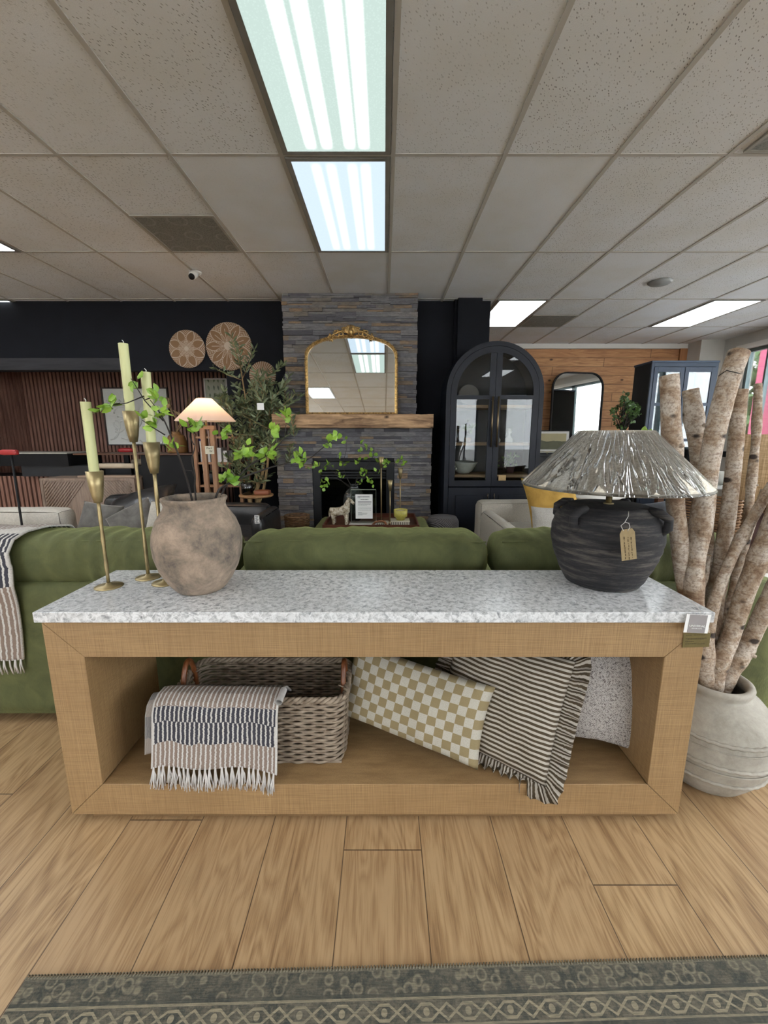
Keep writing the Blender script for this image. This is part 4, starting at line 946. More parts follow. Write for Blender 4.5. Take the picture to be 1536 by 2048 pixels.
branch('short slim birch branch behind the tallest one inside the vase', [vin(.02,.05)] + BP((1400,1230,1.50),(1410,1150,1.52),(1416,1110,1.53)), .014, .012, 2, 10)
wr_ = tag(B().tube([p for p in PP((1437,752,1.50),(1453,741,1.455),(1480,747,1.47),(1485,748,1.50))], .0016, 6).build('black_wire', MATTEBLACK), 'thin black wire tied around the tallest birch branch', 'wire')
# ================================================================ rug
t = NT('faded_rug'); v = t.co(); xs = t.xyz(v)   # local y = 0 at the far edge, negative towards the camera
D = t.m_('MULTIPLY', xs[1], -1.); nz = t.noise(v, 70., 4., .75); nz2 = t.noise(t.scale(v, 30, 260, 1), 1., 3.); nz3 = t.noise(v, 14., 3.)
dark, mid, lite = srgb(62, 65, 60, .9), srgb(106, 101, 86, .9), srgb(150, 141, 118, .9)
def band(a, b): return t.m_('MULTIPLY', t.m_('GREATER_THAN', D, a), t.m_('LESS_THAN', D, b))
c = t.mix(t.ramp(nz, [(.42, gr(0)), (.6, gr(.8))]), dark, mid)
vq = t.vor(t.scale(v, 1, 1, 0), 34.); c = t.mix(t.ramp(vq, [(.25, gr(.0)), (.4, gr(.7)), (.5, gr(0))]), c, lite)
tr1 = t.m_('ABSOLUTE', t.m_('SUBTRACT', t.m_('FRACT', t.m_('MULTIPLY', xs[0], 10.5)), .5))   # zigzag vine band
dd = t.m_('DIVIDE', t.m_('SUBTRACT', D, .066), .034)
vine = t.m_('LESS_THAN', t.m_('ABSOLUTE', t.m_('SUBTRACT', dd, t.m_('ADD', t.m_('MULTIPLY', t.m_('MINIMUM', t.m_('MULTIPLY', tr1, 2.6), 1.), .78), .1))), .085)
vine2 = t.m_('LESS_THAN', t.m_('ABSOLUTE', t.m_('SUBTRACT', t.m_('SUBTRACT', 1., dd), t.m_('ADD', t.m_('MULTIPLY', t.m_('MINIMUM', t.m_('MULTIPLY', tr1, 2.6), 1.), .78), .1))), .085)
bl = t.m_('LESS_THAN', t.m_('ADD', t.m_('POWER', t.m_('MULTIPLY', t.m_('SUBTRACT', .5, tr1), 3.), 2.), t.m_('POWER', t.m_('SUBTRACT', dd, .5), 2.)), .05)
inb = band(.062, .102)
bc = t.mix(t.m_('MAXIMUM', t.m_('MAXIMUM', vine, vine2), bl), t.mix(t.ramp(nz, [(.4, gr(0)), (.6, gr(1))]), dark, mid), lite)
c = t.mix(inb, c, bc)
for a, b, cc in ((.057, .062, lite), (.050, .057, dark), (.102, .106, lite), (.106, .118, dark), (.118, .121, lite)): c = t.mix(t.m_('MULTIPLY', band(a, b), .8), c, cc)
c = t.mix(t.m_('MULTIPLY', band(-.01, .008), .85), c, srgb(128, 122, 104))
c = t.mix(t.ramp(nz2, [(.4, gr(.35)), (.55, gr(0))]), c, srgb(56, 60, 58)); c = t.mix(t.ramp(nz3, [(.35, gr(.3)), (.6, gr(0))]), c, srgb(126, 120, 104))
RUG = t.bsdf(c, .95, 0., t.bump(t.m_('ADD', nz2, nz), .5, .003))
rg_ = B().box((0, -2.3, 0), (3.0, 0, .007)).build('runner_rug', RUG, bevel=.003)
rg_.location = (-.858, .777, 0); rg_.rotation_euler = (0, 0, R(1.25))
tag(rg_, 'faded dark grey green oriental runner rug in the foreground', 'rug')
sg = B()
for i in range(400): sg.tube([(i*.0075, -.006, .0075), (i*.0075+.002, .003, .006), (i*.0075+.003, .0045, .001)], .0016, 4)
sg.build('stitched_edge', plain('edge_yarn', srgb(136, 128, 110), .9, var=.2, scale=80.), rg_)
# ================================================================ green sofa
def rbox(mb, a, b, r=.04, n=3, M=None, puff=0., seed=0):
    """rounded, slightly puffed box as a dense shell"""
    (x0,y0,z0),(x1,y1,z1) = a, b; c = Vector(((x0+x1)/2,(y0+y1)/2,(z0+z1)/2)); h = Vector(((x1-x0)/2,(y1-y0)/2,(z1-z0)/2))
    def face(ax, sg):
        o = [i for i in range(3) if i != ax]
        nu = max(6, min(40, int(h[o[0]]*2/.05))); nv = max(6, min(40, int(h[o[1]]*2/.05)))
        def fn(u, v_):
            f = lambda s_: (s_*2-1) if True else 0
            p = Vector((0,0,0)); p[ax] = sg*h[ax]; p[o[0]] = h[o[0]]*f(u); p[o[1]] = h[o[1]]*f(v_)
            rr_ = min(r, *h)
            q_ = Vector([max(-(h[i]-rr_), min(h[i]-rr_, p[i])) for i in range(3)]); d = p - q_
            if d.length > 1e-9: p = q_ + d.normalized()*rr_
            if puff:
                k_ = [max(0, 1-(p[i]/h[i])**2) for i in range(3)]
                p[ax] += sg*puff*(k_[o[0]]*k_[o[1]])**.5
                p += (p.normalized())*mnoise.noise(Vector((p.x*5+seed, p.y*5, p.z*5)))*puff*.35
            p += c
            return M @ p if M else p
        o_ = len(mb.f); mb.grid(fn, nu, nv)
        if (sg > 0) != (ax != 1): 
            for i in range(o_, len(mb.f)): mb.f[i] = tuple(reversed(mb.f[i]))
    for ax in range(3):
        for sg in (-1, 1): face(ax, sg)
    return mb
sf = thing('green_sofa', 'long olive green velvet sofa seen from behind the console', 'sofa', (-.1, 2.2, 0))
SX0, SX1 = -2.02, 1.74
def sp(name, a, b, r=.04, puff=0, m=GREENV, seed=0): return WB(rbox(B(), a, b, r, 3, None, puff, seed), name, m, sf, weld=True)
sp('back_frame', (SX0+.0, 1.66, .045), (SX1, 1.86, .665), .035)
WB(B().tube([(SX0+.03, 1.672, .640), (SX1-.03, 1.672, .640)], .005, 6), 'piping', GREENV, sf)
sp('seat_base', (SX0+.22, 1.86, .06), (SX1-.22, 2.66, .30), .03)
sp('arm', (SX0, 1.86, .045), (SX0+.22, 2.70, .60), .06); sp('arm', (SX1-.22, 1.86, .045), (SX1, 2.70, .60), .06)
for k, (a, b) in enumerate(((-1.80, -.64), (-.632, .468), (.476, 1.585))):
    sp('seat_cushion', (max(a, SX0+.225), 2.0, .30), (min(b, SX1-.225), 2.70, .47), .05, .012, seed=k)
    # back cushion: bolster like, soft, with piping around its rear top edge
    cu = B(); x0, x1, y0, y1, z0, z1 = a, b, 1.69, 1.99, .645, .846
    def cush(u, v_, x0=x0, x1=x1, k=k):
        an = 2*pi*v_; cy_, cz_ = cos(an), sin(an)
        e = 1-(2*u-1)**8
        k1 = 1/((abs(cy_)**3.2 + abs(cz_)**3.2)**(1/3.2))
        ex = (1-abs(2*u-1)**14)**.5 if abs(2*u-1) < 1 else 0
        hy = .152*(.86+.14*ex)*(ex if ex > .0 else 0); hz = (.112 + .006*sin(u*pi))*ex
        p = Vector((x0 + (x1-x0)*u, (y0+y1)/2 + hy*cy_*k1, (z0+z1)/2 + hz*cz_*k1))
        w_ = .007*mnoise.noise(Vector((p.x*7+k*9, p.y*3, p.z*3))) + .0075*mnoise.noise(Vector((p.x*26, p.y*5, p.z*5+k)))
        return p + Vector((0, cy_*w_*1.5, cz_*w_))
    cu.grid(cush, 90, 40); cc = WB(cu, 'back_cushion', GREENV, sf, weld=True)
    for zz, yy in ((z1-.036, y0+.004), (z0+.03, y0+.004)):
        WB(B().tube([(x0+.03+(x1-x0-.06)*i/30, yy-.002+.003*mnoise.noise(Vector((i*.4,k,0))), zz+.004*mnoise.noise(Vector((i*.3,k,5)))) for i in range(31)], .0042, 6), 'piping', GREENV, cc, parent_fix=1) if 0 else None
    pp = B().tube([(x0+.03+(x1-x0-.06)*i/40, 1.70+.028+.003*mnoise.noise(Vector((i*.4,k,0))), z1-.012+.004*sin(pi*i/40)+.003*mnoise.noise(Vector((i*.3,k,5)))) for i in range(41)], .0042, 6)
    pp.build('piping', GREENV, cc, off=sf.location)
# ribbed throw over the left back cushion
th = thing('ribbed_throw', 'ribbed taupe charcoal and cream throw draped over the sofa back at left', 'throw', (-1.75, 1.66, .35))
pathT = [(1.655,.335),(1.652,.45),(1.648,.58),(1.640,.66),(1.655,.74),(1.660,.80),(1.70,.850),(1.77,.872),(1.88,.873),(1.99,.852),(2.025,.79),(2.03,.72),(2.033,.66)]
def thr(u, v_):
    f = v_*(len(pathT)-1); i = min(int(f), len(pathT)-2); f -= i
    y = pathT[i][0]*(1-f)+pathT[i+1][0]*f; z = pathT[i][1]*(1-f)+pathT[i+1][1]*f
    x = -2.12 + .60*u - .035*(1-v_)*u + .015*sin(v_*9)
    y += -.010 - .008*sin(u*10)*(1 if v_ < .35 else .2); z += .004*sin(u*12+v_*5)
    return Vector((x, y, z))
WB(B().grid(thr, 40, 90), 'cloth', THROW2, th, solid=.008)
fr_ = B(); q = random.Random(4)
for i in range(26):
    p = thr((i+.5)/26, 0)
    for s_ in range(4):
        dx = q.uniform(-.010, .010); fr_.tube([p + Vector((0,-.004,.004)), p + Vector((dx*.5, -.008, -.025)), p + Vector((dx, -.004, -.055-q.uniform(0,.012)))], [.0035,.0028,.0015], 5)
WB(fr_, 'fringe', FRINGE, th)
# ================================================================ ottoman, tray and things on it
ot = thing('green_ottoman', 'square olive green upholstered ottoman in front of the fireplace', 'ottoman', (-.11, 3.78, 0))
WB(rbox(B(), (-.66, 3.28, .10), (.44, 4.28, .45), .06, 3, None, .008), 'upholstery', GREENV, ot, weld=True)
for sx in (-.58, .36):
    for sy in (3.36, 4.20): WB(B().lathe([(0,0),(.02,0),(.028,.10),(0,.10)], (sx, sy, .004), 12), 'leg', WALNUT, ot)
OT = .461
tray = thing('wooden_tray', 'dark brown rectangular wooden tray on the green ottoman', 'tray', (-.115, 3.83, OT))
w2, d2 = .425, .28
B().box((-w2,-d2,0),(w2,d2,.012)).build('base', WALNUT, tray)
B().box((-w2,-d2,.012),(w2,-d2+.014,.05)).box((-w2,d2-.014,.012),(w2,d2,.05)).box((-w2,-d2+.014,.012),(-w2+.014,d2-.014,.05)).box((w2-.014,-d2+.014,.012),(w2,d2-.014,.05)).build('rim', wood('mahogany', srgb(70,34,24), srgb(110,58,40), 'x', 1., .4), tray)
TZ = OT + .0125
# horse
ho = thing('horse_figurine', 'speckled cream ceramic horse standing at the left end of the tray', 'figurine', (-.40, 3.72, TZ))
hm = bpy.data.meshes.new('horse'); 
V_ = [(-.055,0,.135,.040),(.0,0,.13,.036),(.05,0,.14,.042),(.068,0,.185,.028),(.078,0,.225,.022),(.098,0,.235,.019),(.125,0,.212,.014),(.138,0,.200,.012),
      (-.068,.024,.085,.021),(-.064,.026,.045,.013),(-.066,.026,.008,.015),(-.060,-.024,.085,.021),(-.056,-.026,.045,.013),(-.058,-.026,.008,.015),
      (.058,.022,.085,.017),(.060,.024,.045,.012),(.060,.024,.008,.014),(.064,-.022,.085,.017),(.066,-.024,.045,.012),(.066,-.024,.008,.014),
      (-.092,0,.15,.014),(-.105,0,.11,.010),(-.104,0,.07,.007),(.082,.012,.250,.006),(.082,.014,.262,.003),(.082,-.012,.250,.006),(.082,-.014,.262,.003)]
E_ = [(0,1),(1,2),(2,3),(3,4),(4,5),(5,6),(6,7),(0,8),(8,9),(9,10),(0,11),(11,12),(12,13),(2,14),(14,15),(15,16),(2,17),(17,18),(18,19),(0,20),(20,21),(21,22),(4,23),(23,24),(4,25),(25,26)]
hm.from_pydata([v_[:3] for v_ in V_], E_, []); hob = bpy.data.objects.new('body', hm); COL.objects.link(hob)
hob.modifiers.new('sk', 'SKIN'); sv = hm.skin_vertices
if not sv:
    bpy.context.view_layer.objects.active = hob; hob.select_set(True); bpy.ops.mesh.customdata_skin_add()
for i, v_ in enumerate(V_): hm.skin_vertices[0].data[i].radius = (v_[3], v_[3])
hm.skin_vertices[0].data[0].use_root = True
m = hob.modifiers.new('ss', 'SUBSURF'); m.levels = 2; m.render_levels = 2
t = NT('speckled_ceramic'); f = t.noise(t.co(), 45., 4., .7)
hm.materials.append(t.bsdf(t.ramp(f, [(.38, srgb(110, 92, 66)), (.48, srgb(186, 172, 146)), (.6, srgb(226, 218, 200))]), .5, 0.)); hob.parent = ho; hob.rotation_euler = (0, 0, R(-15))
# ribbed glass vase with branches
rv_ = thing('ribbed_vase', 'ribbed smoky black glass vase behind the paper sign', 'vase', (-.285, 3.93, TZ))
t = NT('smoked_glass'); t.bsdf((.03,.035,.035,1), .12, 0., None, Alpha=.82, Coat_Weight=.5); SMOKE = t.m
B().lathe([(0,0),(.05,0),(.075,.03),(.098,.12),(.104,.19),(.094,.25),(.065,.30),(.043,.315),(.040,.345),(.047,.35),(.040,.35),(.034,.32),(0,.30)], n=96, jit=lambda a, z: 1 + (.025*cos(a*24) if z < .31 else 0)).build('body', SMOKE, rv_)
VT = Vector((-.285, 3.93, TZ+.30))
def fan_branch(label, pts, leaves):
    twig('leafy_sprig', label, 'branch', [VT] + PP(*pts), .004, PP(*leaves), L=.048, Wd=.034, n_leaf=3, group='sprigs in the ribbed vase')
fan_branch('sprig in ribbed vase leaning furthest left with leaves before the firebox', ((690,968,3.9),(675,952,3.85),(655,934,3.85),(628,926,3.85)), ((622,937,3.85),(640,932,3.85),(648,938,3.85),(655,930,3.85),(664,936,3.85),(641,946,3.85),(676,944,3.85),(684,950,3.85)))
fan_branch('low sprig in ribbed vase drooping to the left', ((690,966,3.9),(672,958,3.8),(652,962,3.8)), ((645,966,3.8),(650,972,3.8),(642,974,3.8),(652,963,3.8)))
fan_branch('upright left sprig in ribbed vase with small leaf pairs', ((697,962,3.9),(690,945,3.9),(686,930,3.9),(692,902,3.92),(692,884,3.92)), ((684,930,3.9),(687,925,3.9),(678,912,3.9),(693,881,3.92)))
fan_branch('centre sprig in ribbed vase reaching above the firebox opening', ((712,960,3.9),(718,945,3.88),(716,932,3.88),(714,922,3.88)), ((713,922,3.88),(716,926,3.88),(728,944,3.85),(724,950,3.85),(732,942,3.85)))
fan_branch('tall right sprig in ribbed vase with the largest bright leaves', ((715,958,3.95),(735,930,3.95),(748,905,3.95),(730,892,3.95),(720,888,3.95)), ((720,890,3.95),(722,900,3.95),(733,897,3.95),(742,905,3.95),(744,913,3.95),(752,912,3.95),(738,912,3.95),(755,922,3.95)))
fan_branch('right hand sprig in ribbed vase drooping beside tall candlesticks', ((722,958,3.9),(736,950,3.85),(746,944,3.8),(752,940,3.8)), ((738,962,3.8),(742,968,3.8),(746,970,3.8),(720,965,3.8),(753,945,3.8),(770,928,3.8),(775,925,3.8),(778,930,3.8)))
fan_branch('far right sprig in ribbed vase reaching past the candlesticks', ((725,960,3.98),(750,945,4.0),(775,930,4.02),(802,922,4.05)), ((800,919,4.05),(806,924,4.05),(796,922,4.05),(808,928,4.05)))
# acrylic sign and paper
ac = thing('acrylic_sign_holder', 'clear acrylic stand holding a printed white sheet on the tray', 'sign holder', (-.185, 3.70, TZ+.026))
B().box((-.112,-.004,0),(.112,.004,.305)).build('panel', glass('acrylic', (.90,.94,.90,1), 1.2), ac)
ed = B().box((-.112,-.0045,.302),(.112,.0045,.307)).box((-.1135,-.0045,0),(-.1115,.0045,.305)).box((.1115,-.0045,0),(.1135,.0045,.305)); ed.build('polished_edge', plain('acrylic_edge', srgb(160,165,150), .2), ac)
sh_ = B().box((-.072,-.0065,.040),(.082,-.005,.262)).build('printed_sheet', PAPER, ac)
ln = B(); ln.box((-.05,-.0075,.190),(.072,-.0066,.197)); q = random.Random(6)
for z, a, b, hh in ((.240,-.052,.055,.006),(.232,-.052,-.03,.003),(.216,-.025,.045,.006),(.178,-.05,.07,.003),(.170,-.05,.066,.003),(.162,-.05,.03,.002),(.146,-.05,.07,.0015),(.136,-.05,.07,.0015),(.126,-.05,.07,.0015),(.116,-.05,.07,.0015),(.098,-.05,-.015,.003),(.090,-.05,.035,.003),(.082,-.05,.03,.003),(.074,-.05,-.01,.003)):
    x = a
    while x < b: wl = q.uniform(.003,.012); ln.box((x,-.0075,z-hh/2),(min(x+wl,b),-.0066,z+hh/2)); x += wl+.0022
ln.build('print', plain('grey_ink', srgb(110,112,116), .8), sh_)
tag(B().box((-.315,3.58,TZ),(-.06,3.76,TZ+.024)).build('white_book', plain('white_marble_book', srgb(216,214,208), .5, var=.1, scale=20.), bevel=.002), 'flat white book lying under the acrylic sign holder', 'book')
def slim_stick(px, ytop, Y, lab):
    b = P(px, 1040, Y); top = P(px, ytop, Y).z
    t_ = thing('candlestick', lab, 'candlestick', (b.x, Y, TZ), group='brass candlesticks on the tray'); h = top-TZ
    B().lathe([(0,0),(.045,0),(.045,.004),(.01,.010),(0,.010)], n=28).build('base', BRASS, t_)
    B().tube([(0,0,.008),(0,0,h-.09)], .0065, 8).build('stem', plain('pale_brass', srgb(176,156,120), .4, .7), t_)
    B().lathe([(0,h-.10),(.011,h-.10),(.018,h-.05),(.025,h),(.023,h),(.015,h-.05),(0,h-.06)], n=24).build('cup', BRASS, t_)
slim_stick(762.5, 914, 3.90, 'tallest empty brass candlestick on the tray, before the firebox')
slim_stick(780, 960, 3.84, 'shortest empty brass candlestick on the tray, behind the yellow bowl')
slim_stick(800, 936, 4.00, 'empty brass candlestick on the tray standing furthest right')
STR = NT('striped_box'); t = STR; xs = t.xyz(t.co()); STR = t.bsdf(t.mix(t.m_('LESS_THAN', t.m_('FRACT', t.m_('MULTIPLY', xs[0], 62.)), .42), srgb(222,216,198), srgb(52,46,38)), .6)
bx = thing('striped_box', 'black and cream striped bone inlay box under the yellow candle bowl', 'box', (.145, 3.69, TZ)); B().box((-.085,-.07,0),(.085,.07,.05)).build('body', STR, bx, bevel=.002); B().box((-.086,-.071,.050),(.086,.071,.056)).build('lid', plain('cream_inlay', srgb(214,206,186), .6), bx)
bx = thing('striped_box', 'small striped inlay box beside the wooden bead string on tray', 'box', (-.01, 3.66, TZ)); B().box((-.05,-.05,0),(.05,.05,.04)).build('body', STR, bx, bevel=.002); B().box((-.051,-.051,.040),(.051,.051,.045)).build('lid', plain('cream_inlay2', srgb(214,206,186), .6), bx)
cb = thing('candle_bowl', 'yellow glazed footed bowl filled with white candle wax', 'candle', (.15, 3.69, TZ+.0565))
B().lathe([(0,0),(.038,0),(.044,.02),(.060,.032),(.062,.095),(.058,.095),(.056,.085),(0,.083)], n=36).build('bowl', plain('yellow_glaze', srgb(196,186,92), .4, var=.1, scale=60.), cb)
B().lathe([(0,.0835),(.0555,.0845),(.0,.087)], n=24).build('wax', plain('white_wax', srgb(236,226,212), .5), cb)
BEAD = wood('bead_wood', srgb(90,50,22), srgb(150,92,46), 'x', 3., .35)
bd = thing('bead_garland', 'string of brown wooden beads draped over the small striped box', 'beads', (-.02, 3.62, TZ))
bb = B(); bp_ = [(-.09,-.02,.010),(-.078,-.02,.030),(-.062,-.02,.048),(-.042,-.02,.058),(-.020,-.02,.062),(.004,-.02,.062),(.026,-.022,.056),(.040,-.024,.038),(.044,-.028,.018),(.060,-.034,.010),(.080,-.036,.010)]
for i in range(len(bp_)-1):
    for f in (0, .5): bb.ball(tuple(bp_[i][k]*(1-f)+bp_[i+1][k]*f for k in range(3)), .0115, 10, 6)
bb.build('beads', BEAD, bd)
# grey woven pouf right of ottoman
pf_ = thing('woven_pouf', 'dark grey woven pouf between the green ottoman and the arched cabinet', 'pouf', (.62, 4.28, 0))
t = NT('grey_rope'); a = t.n('TexWave', {'bands_direction': 'DIAGONAL'}, Vector=t.co(), Scale=26., Distortion=2.).outputs[1]
B().lathe([(0,.004),(.145,.004),(.165,.04),(.17,.2),(.165,.40),(.14,.445),(0,.455)], n=40).build('cover', t.bsdf(t.ramp(a, [(.3,srgb(70,68,72)),(.6,srgb(140,136,138))]), .9, 0., t.bump(a, .6, .01)), pf_)
# ================================================================ arched cabinet
AX, AY = 1.165, 4.50; HWD = .512
ab = thing('arched_cabinet', 'tall black arched display cabinet with glass doors and brass bar handles', 'cabinet', (AX, AY+.22, 0))
HT = 2.235; ZS = HT - HWD   # spring line
def archpoly(w_, z0, ztop, n=28, flat=1.):
    zs = ztop - w_; return [(-w_, z0)] + [(w_*cos(pi-pi*i/n), zs + w_*sin(pi-pi*i/n)) for i in range(n+1)] + [(w_, z0)]
def ringprism(mb, outp, inp, y0, y1):
    n = len(outp)
    for i in range(n-1):
        a, b, c2, d2 = outp[i], outp[i+1], inp[i+1], inp[i]
        vs = [(a[0],y0,a[1]),(b[0],y0,b[1]),(c2[0],y0,c2[1]),(d2[0],y0,d2[1]),(a[0],y1,a[1]),(b[0],y1,b[1]),(c2[0],y1,c2[1]),(d2[0],y1,d2[1])]
        mb.add(vs, [(0,3,2,1),(4,5,6,7),(0,1,5,4),(1,2,6,5),(2,3,7,6),(3,0,4,7)])
D0, D1 = -.22, .22
NAVY = plain('black_navy_paint', (.007, .009, .015, 1), .5, var=.15, Specular_IOR_Level=.28)
cs = B(); ringprism(cs, archpoly(HWD, .0, HT), archpoly(HWD-.045, .0, HT-.045), D0, D1); cs.build('carcass', NAVY, ab)
B().prism(archpoly(HWD-.02, .0, HT-.02), D1-.02, D1-.002).build('back_panel', NAVY, ab)
B().box((-HWD+.045, D0+.02, 0), (HWD-.045, D1-.02, .72)).build('base_box', NAVY, ab)
SHW = wood('shelf_oak', srgb(120, 92, 64), srgb(160, 128, 92), 'x', 1., .6)
for z in (.86, 1.205, 1.60): B().box((-HWD+.045, D0+.035, z-.03), (HWD-.045, D1-.02, z)).build('shelf', SHW, ab)
IW = HWD-.05
def halfarch(sg, w0, w1, z0, ztop, R_):
    """closed outline of half of an arch, from x=w0 (centre side) to the arc of radius R_ springing at ztop-R_"""
    zs = ztop - R_; pts = [(sg*w0, z0), (sg*R_, z0)]
    for i in range(17):
        a = (pi/2)*i/16; x = R_*cos(a)
        if x >= w0: pts.append((sg*x, zs + R_*sin(a)))
    a = math.acos(w0/R_); pts.append((sg*w0, zs + R_*sin(a)))
    return pts
for sg in (-1, 1):
    out_ = halfarch(sg, .002, 0, .735, HT-.05, IW); 
    d_ = thing_ = None
    dm = B(); fw = .062
    # stiles, rails and curved head built from pieces
    def qd(x0, x1, z0, z1, y0=D0-.002, y1=D0+.018): dm.box((min(sg*x0, sg*x1), y0, z0), (max(sg*x0, sg*x1), y1, z1))
    zs = HT-.05-IW
    qd(.002, fw, .735, HT-.05-fw-.003); qd(IW-fw, IW, .735, zs); qd(fw, IW-fw, .735, .80); qd(fw, IW-fw, 1.655, 1.695)
    n = 20
    o_ = [(sg*IW*cos(pi/2*i/n), zs+IW*sin(pi/2*i/n)) for i in range(n+1)]; i_ = [(sg*(IW-fw)*cos(pi/2*i/n), zs+(IW-fw)*sin(pi/2*i/n)) for i in range(n+1)]
    ringprism(dm, o_, i_, D0-.002, D0+.018)
    d_ = dm.build('glass_door', NAVY, ab)
    gp = halfarch(sg, fw-.01, 0, .79, HT-.05-fw+.01, IW-fw+.01)
    if sg < 0: gp = gp[::-1]
    B().prism(gp, D0+.006, D0+.010).build('pane', glass('cabinet_glass_%d' % (sg+1), (.93,.95,.95,1), .55), d_)
    hb = B().tube([(sg*.030, D0-.04, 1.16), (sg*.030, D0-.04, 1.68)], .010, 12)
    for z in (1.20, 1.64): hb.tube([(sg*.030, D0-.04, z), (sg*.030, D0-.002, z)], .006, 8)
    hb.build('bar_handle', plain('bronze', srgb(120, 104, 80), .35, .9), d_)
    ld = B().box((min(sg*.002, sg*IW), D0-.002, .06), (max(sg*.002, sg*IW), D0+.018, .722)).build('lower_door', NAVY, ab, bevel=.003)
    rx0, rx1 = min(sg*.09, sg*(IW-.08)), max(sg*.09, sg*(IW-.08))
    B().prism([(rx0, .14), (rx1, .14), (rx1, .64), (rx0, .64)], D0-.010, D0-.002).build('raised_panel', NAVY, ld, bevel=.008)
    B().tube([(sg*.035, D0-.025, .60), (sg*.035, D0-.025, .66)], .006, 8).tube([(sg*.035, D0-.025, .63), (sg*.035, D0-.002, .63)], .004, 8).build('knob', plain('bronze2', srgb(110, 100, 86), .35, .9), ld)
def at_shelf(dx, dy, z): return (AX+dx, AY+.22+dy, z+.0005)
CERW = plain('white_ceramic', srgb(206, 206, 196), .4, var=.08, scale=30.)
def lobj(name, label, cat, loc, prof, m, n=32, part='body', group=None, **k):
    t_ = B().lathe(prof, n=n, **k).build(name, m); t_.location = loc; return tag(t_, label, cat, group)
lobj('stone_bowl', 'large white stone bowl on lower left shelf inside arched cabinet', 'bowl', at_shelf(-.27, -.02, .86), [(0,0),(.06,0),(.10,.03),(.155,.12),(.160,.125),(.150,.125),(.09,.035),(0,.02)], CERW)
t_ = thing('pillar_candle_holder', 'small white bobbled candle holder beside the stone bowl in cabinet', 'candle holder', at_shelf(-.40, -.12, .86)); b_ = B().lathe([(0,0),(.022,0),(.02,.05),(0,.06)], n=16)
for k in range(7): b_.ball((.03*cos(k), .02*sin(k), .06+.012*(k%3)), .014, 8, 6)
b_.build('body', CERW, t_)
lobj('glass_bottle', 'slim clear glass vessel on left middle level of arched cabinet', 'bottle', at_shelf(-.34, .05, 1.205), [(0,0),(.03,0),(.035,.01),(.02,.07),(.03,.13),(.045,.18),(.042,.18),(.018,.07),(0,.01)], glass('vessel_glass', (.8,.85,.85,1), 2.))
t_ = thing('faux_bonsai', 'small dark potted plant on upper left shelf inside arched cabinet', 'plant', at_shelf(-.22, .03, 1.205)); B().lathe([(0,0),(.03,0),(.04,.05),(0,.045)], n=18).build('pot', TANWICKER, t_)
lf_ = B(); q = random.Random(31); [cluster(lf_, Vector((q.gauss(0,.03), q.gauss(0,.03), .15+q.gauss(0,.03))), 5, .035, .02, .3, q) for _ in range(24)]; lf_.build('foliage', TREELEAF, t_); B().tube([(0,0,.04),(0,0,.16)], .004, 6).build('stem', TWIG, t_)
for dx, lab in ((.10, 'white bust figurine just right of cabinet door handles'), (.24, 'white seated figurine near the right side of arched cabinet shelf')):
    t_ = thing('bust_figurine', lab, 'figurine', at_shelf(dx, .02, 1.205)); B().lathe([(0,0),(.05,0),(.055,.03),(.03,.06),(.018,.08),(.03,.10),(.034,.12),(.025,.145),(0,.155)], n=20, sx=.8).ball((.012,-.02,.11), (.012,.012,.01)).build('body', CERW, t_)
t_ = thing('potted_fern', 'dark leafy plant in pot on right lower level inside arched cabinet', 'plant', at_shelf(.27, .02, .86+.001)); B().lathe([(0,0),(.04,0),(.05,.07),(0,.06)], n=18).build('pot', plain('plum_pot', srgb(90,60,66), .6), t_)
lf_ = B(); [cluster(lf_, Vector((q.gauss(0,.05), q.gauss(0,.03), .13+q.gauss(0,.04))), 5, .05, .02, .3, q) for _ in range(30)]; lf_.build('foliage', TREELEAF, t_)
t_ = thing('metal_basket_tray', 'dark metal trinket dish with knobs on lower right cabinet shelf', 'dish', at_shelf(.10, -.09, .86)); b_ = B().lathe([(0,0),(.07,0),(.10,.05),(.105,.055),(.06,.01),(0,.01)], n=28)
for k in range(5): b_.ball((.09*cos(k*1.3), .09*sin(k*1.3), .065), .010, 8, 6)
b_.build('body', plain('pewter', srgb(90,86,82), .35, .7), t_)
t_ = thing('tagged_card', 'kraft card tag hanging in the lower right door of the arched cabinet', 'tag', (AX+.115, AY-.013, .82)); B().box((-.04,-.001,-.02),(.04,.001,.04)).build('card', plain('kraft_card', srgb(190,160,112), .8, var=.2, scale=120.), t_)
# stack of candlestick with beads
lobj('turned_spindle', 'beaded wooden spindle on the top right shelf of arched cabinet', 'ornament', at_shelf(.09, .05, 1.60), [(0,0),(.03,0),(.012,.02),(.022,.04),(.012,.06),(.022,.08),(.012,.10),(.02,.12),(.01,.14),(.016,.16),(0,.19)], wood('spindle', srgb(150,110,80), srgb(190,150,110), 'z'))
# cabinet back wall decoration: round dark plate
t_ = B().lathe([(0,0),(.10,.0),(.115,.02),(.10,.015),(0,.01)], n=36, mat=RX(78)).build('display_plate', plain('stoneware_plate', srgb(110,104,98), .5)); t_.location = (AX-.22, AY+.30, 1.605+.118); tag(t_, 'round grey plate standing on the top left shelf in arched cabinet', 'plate')
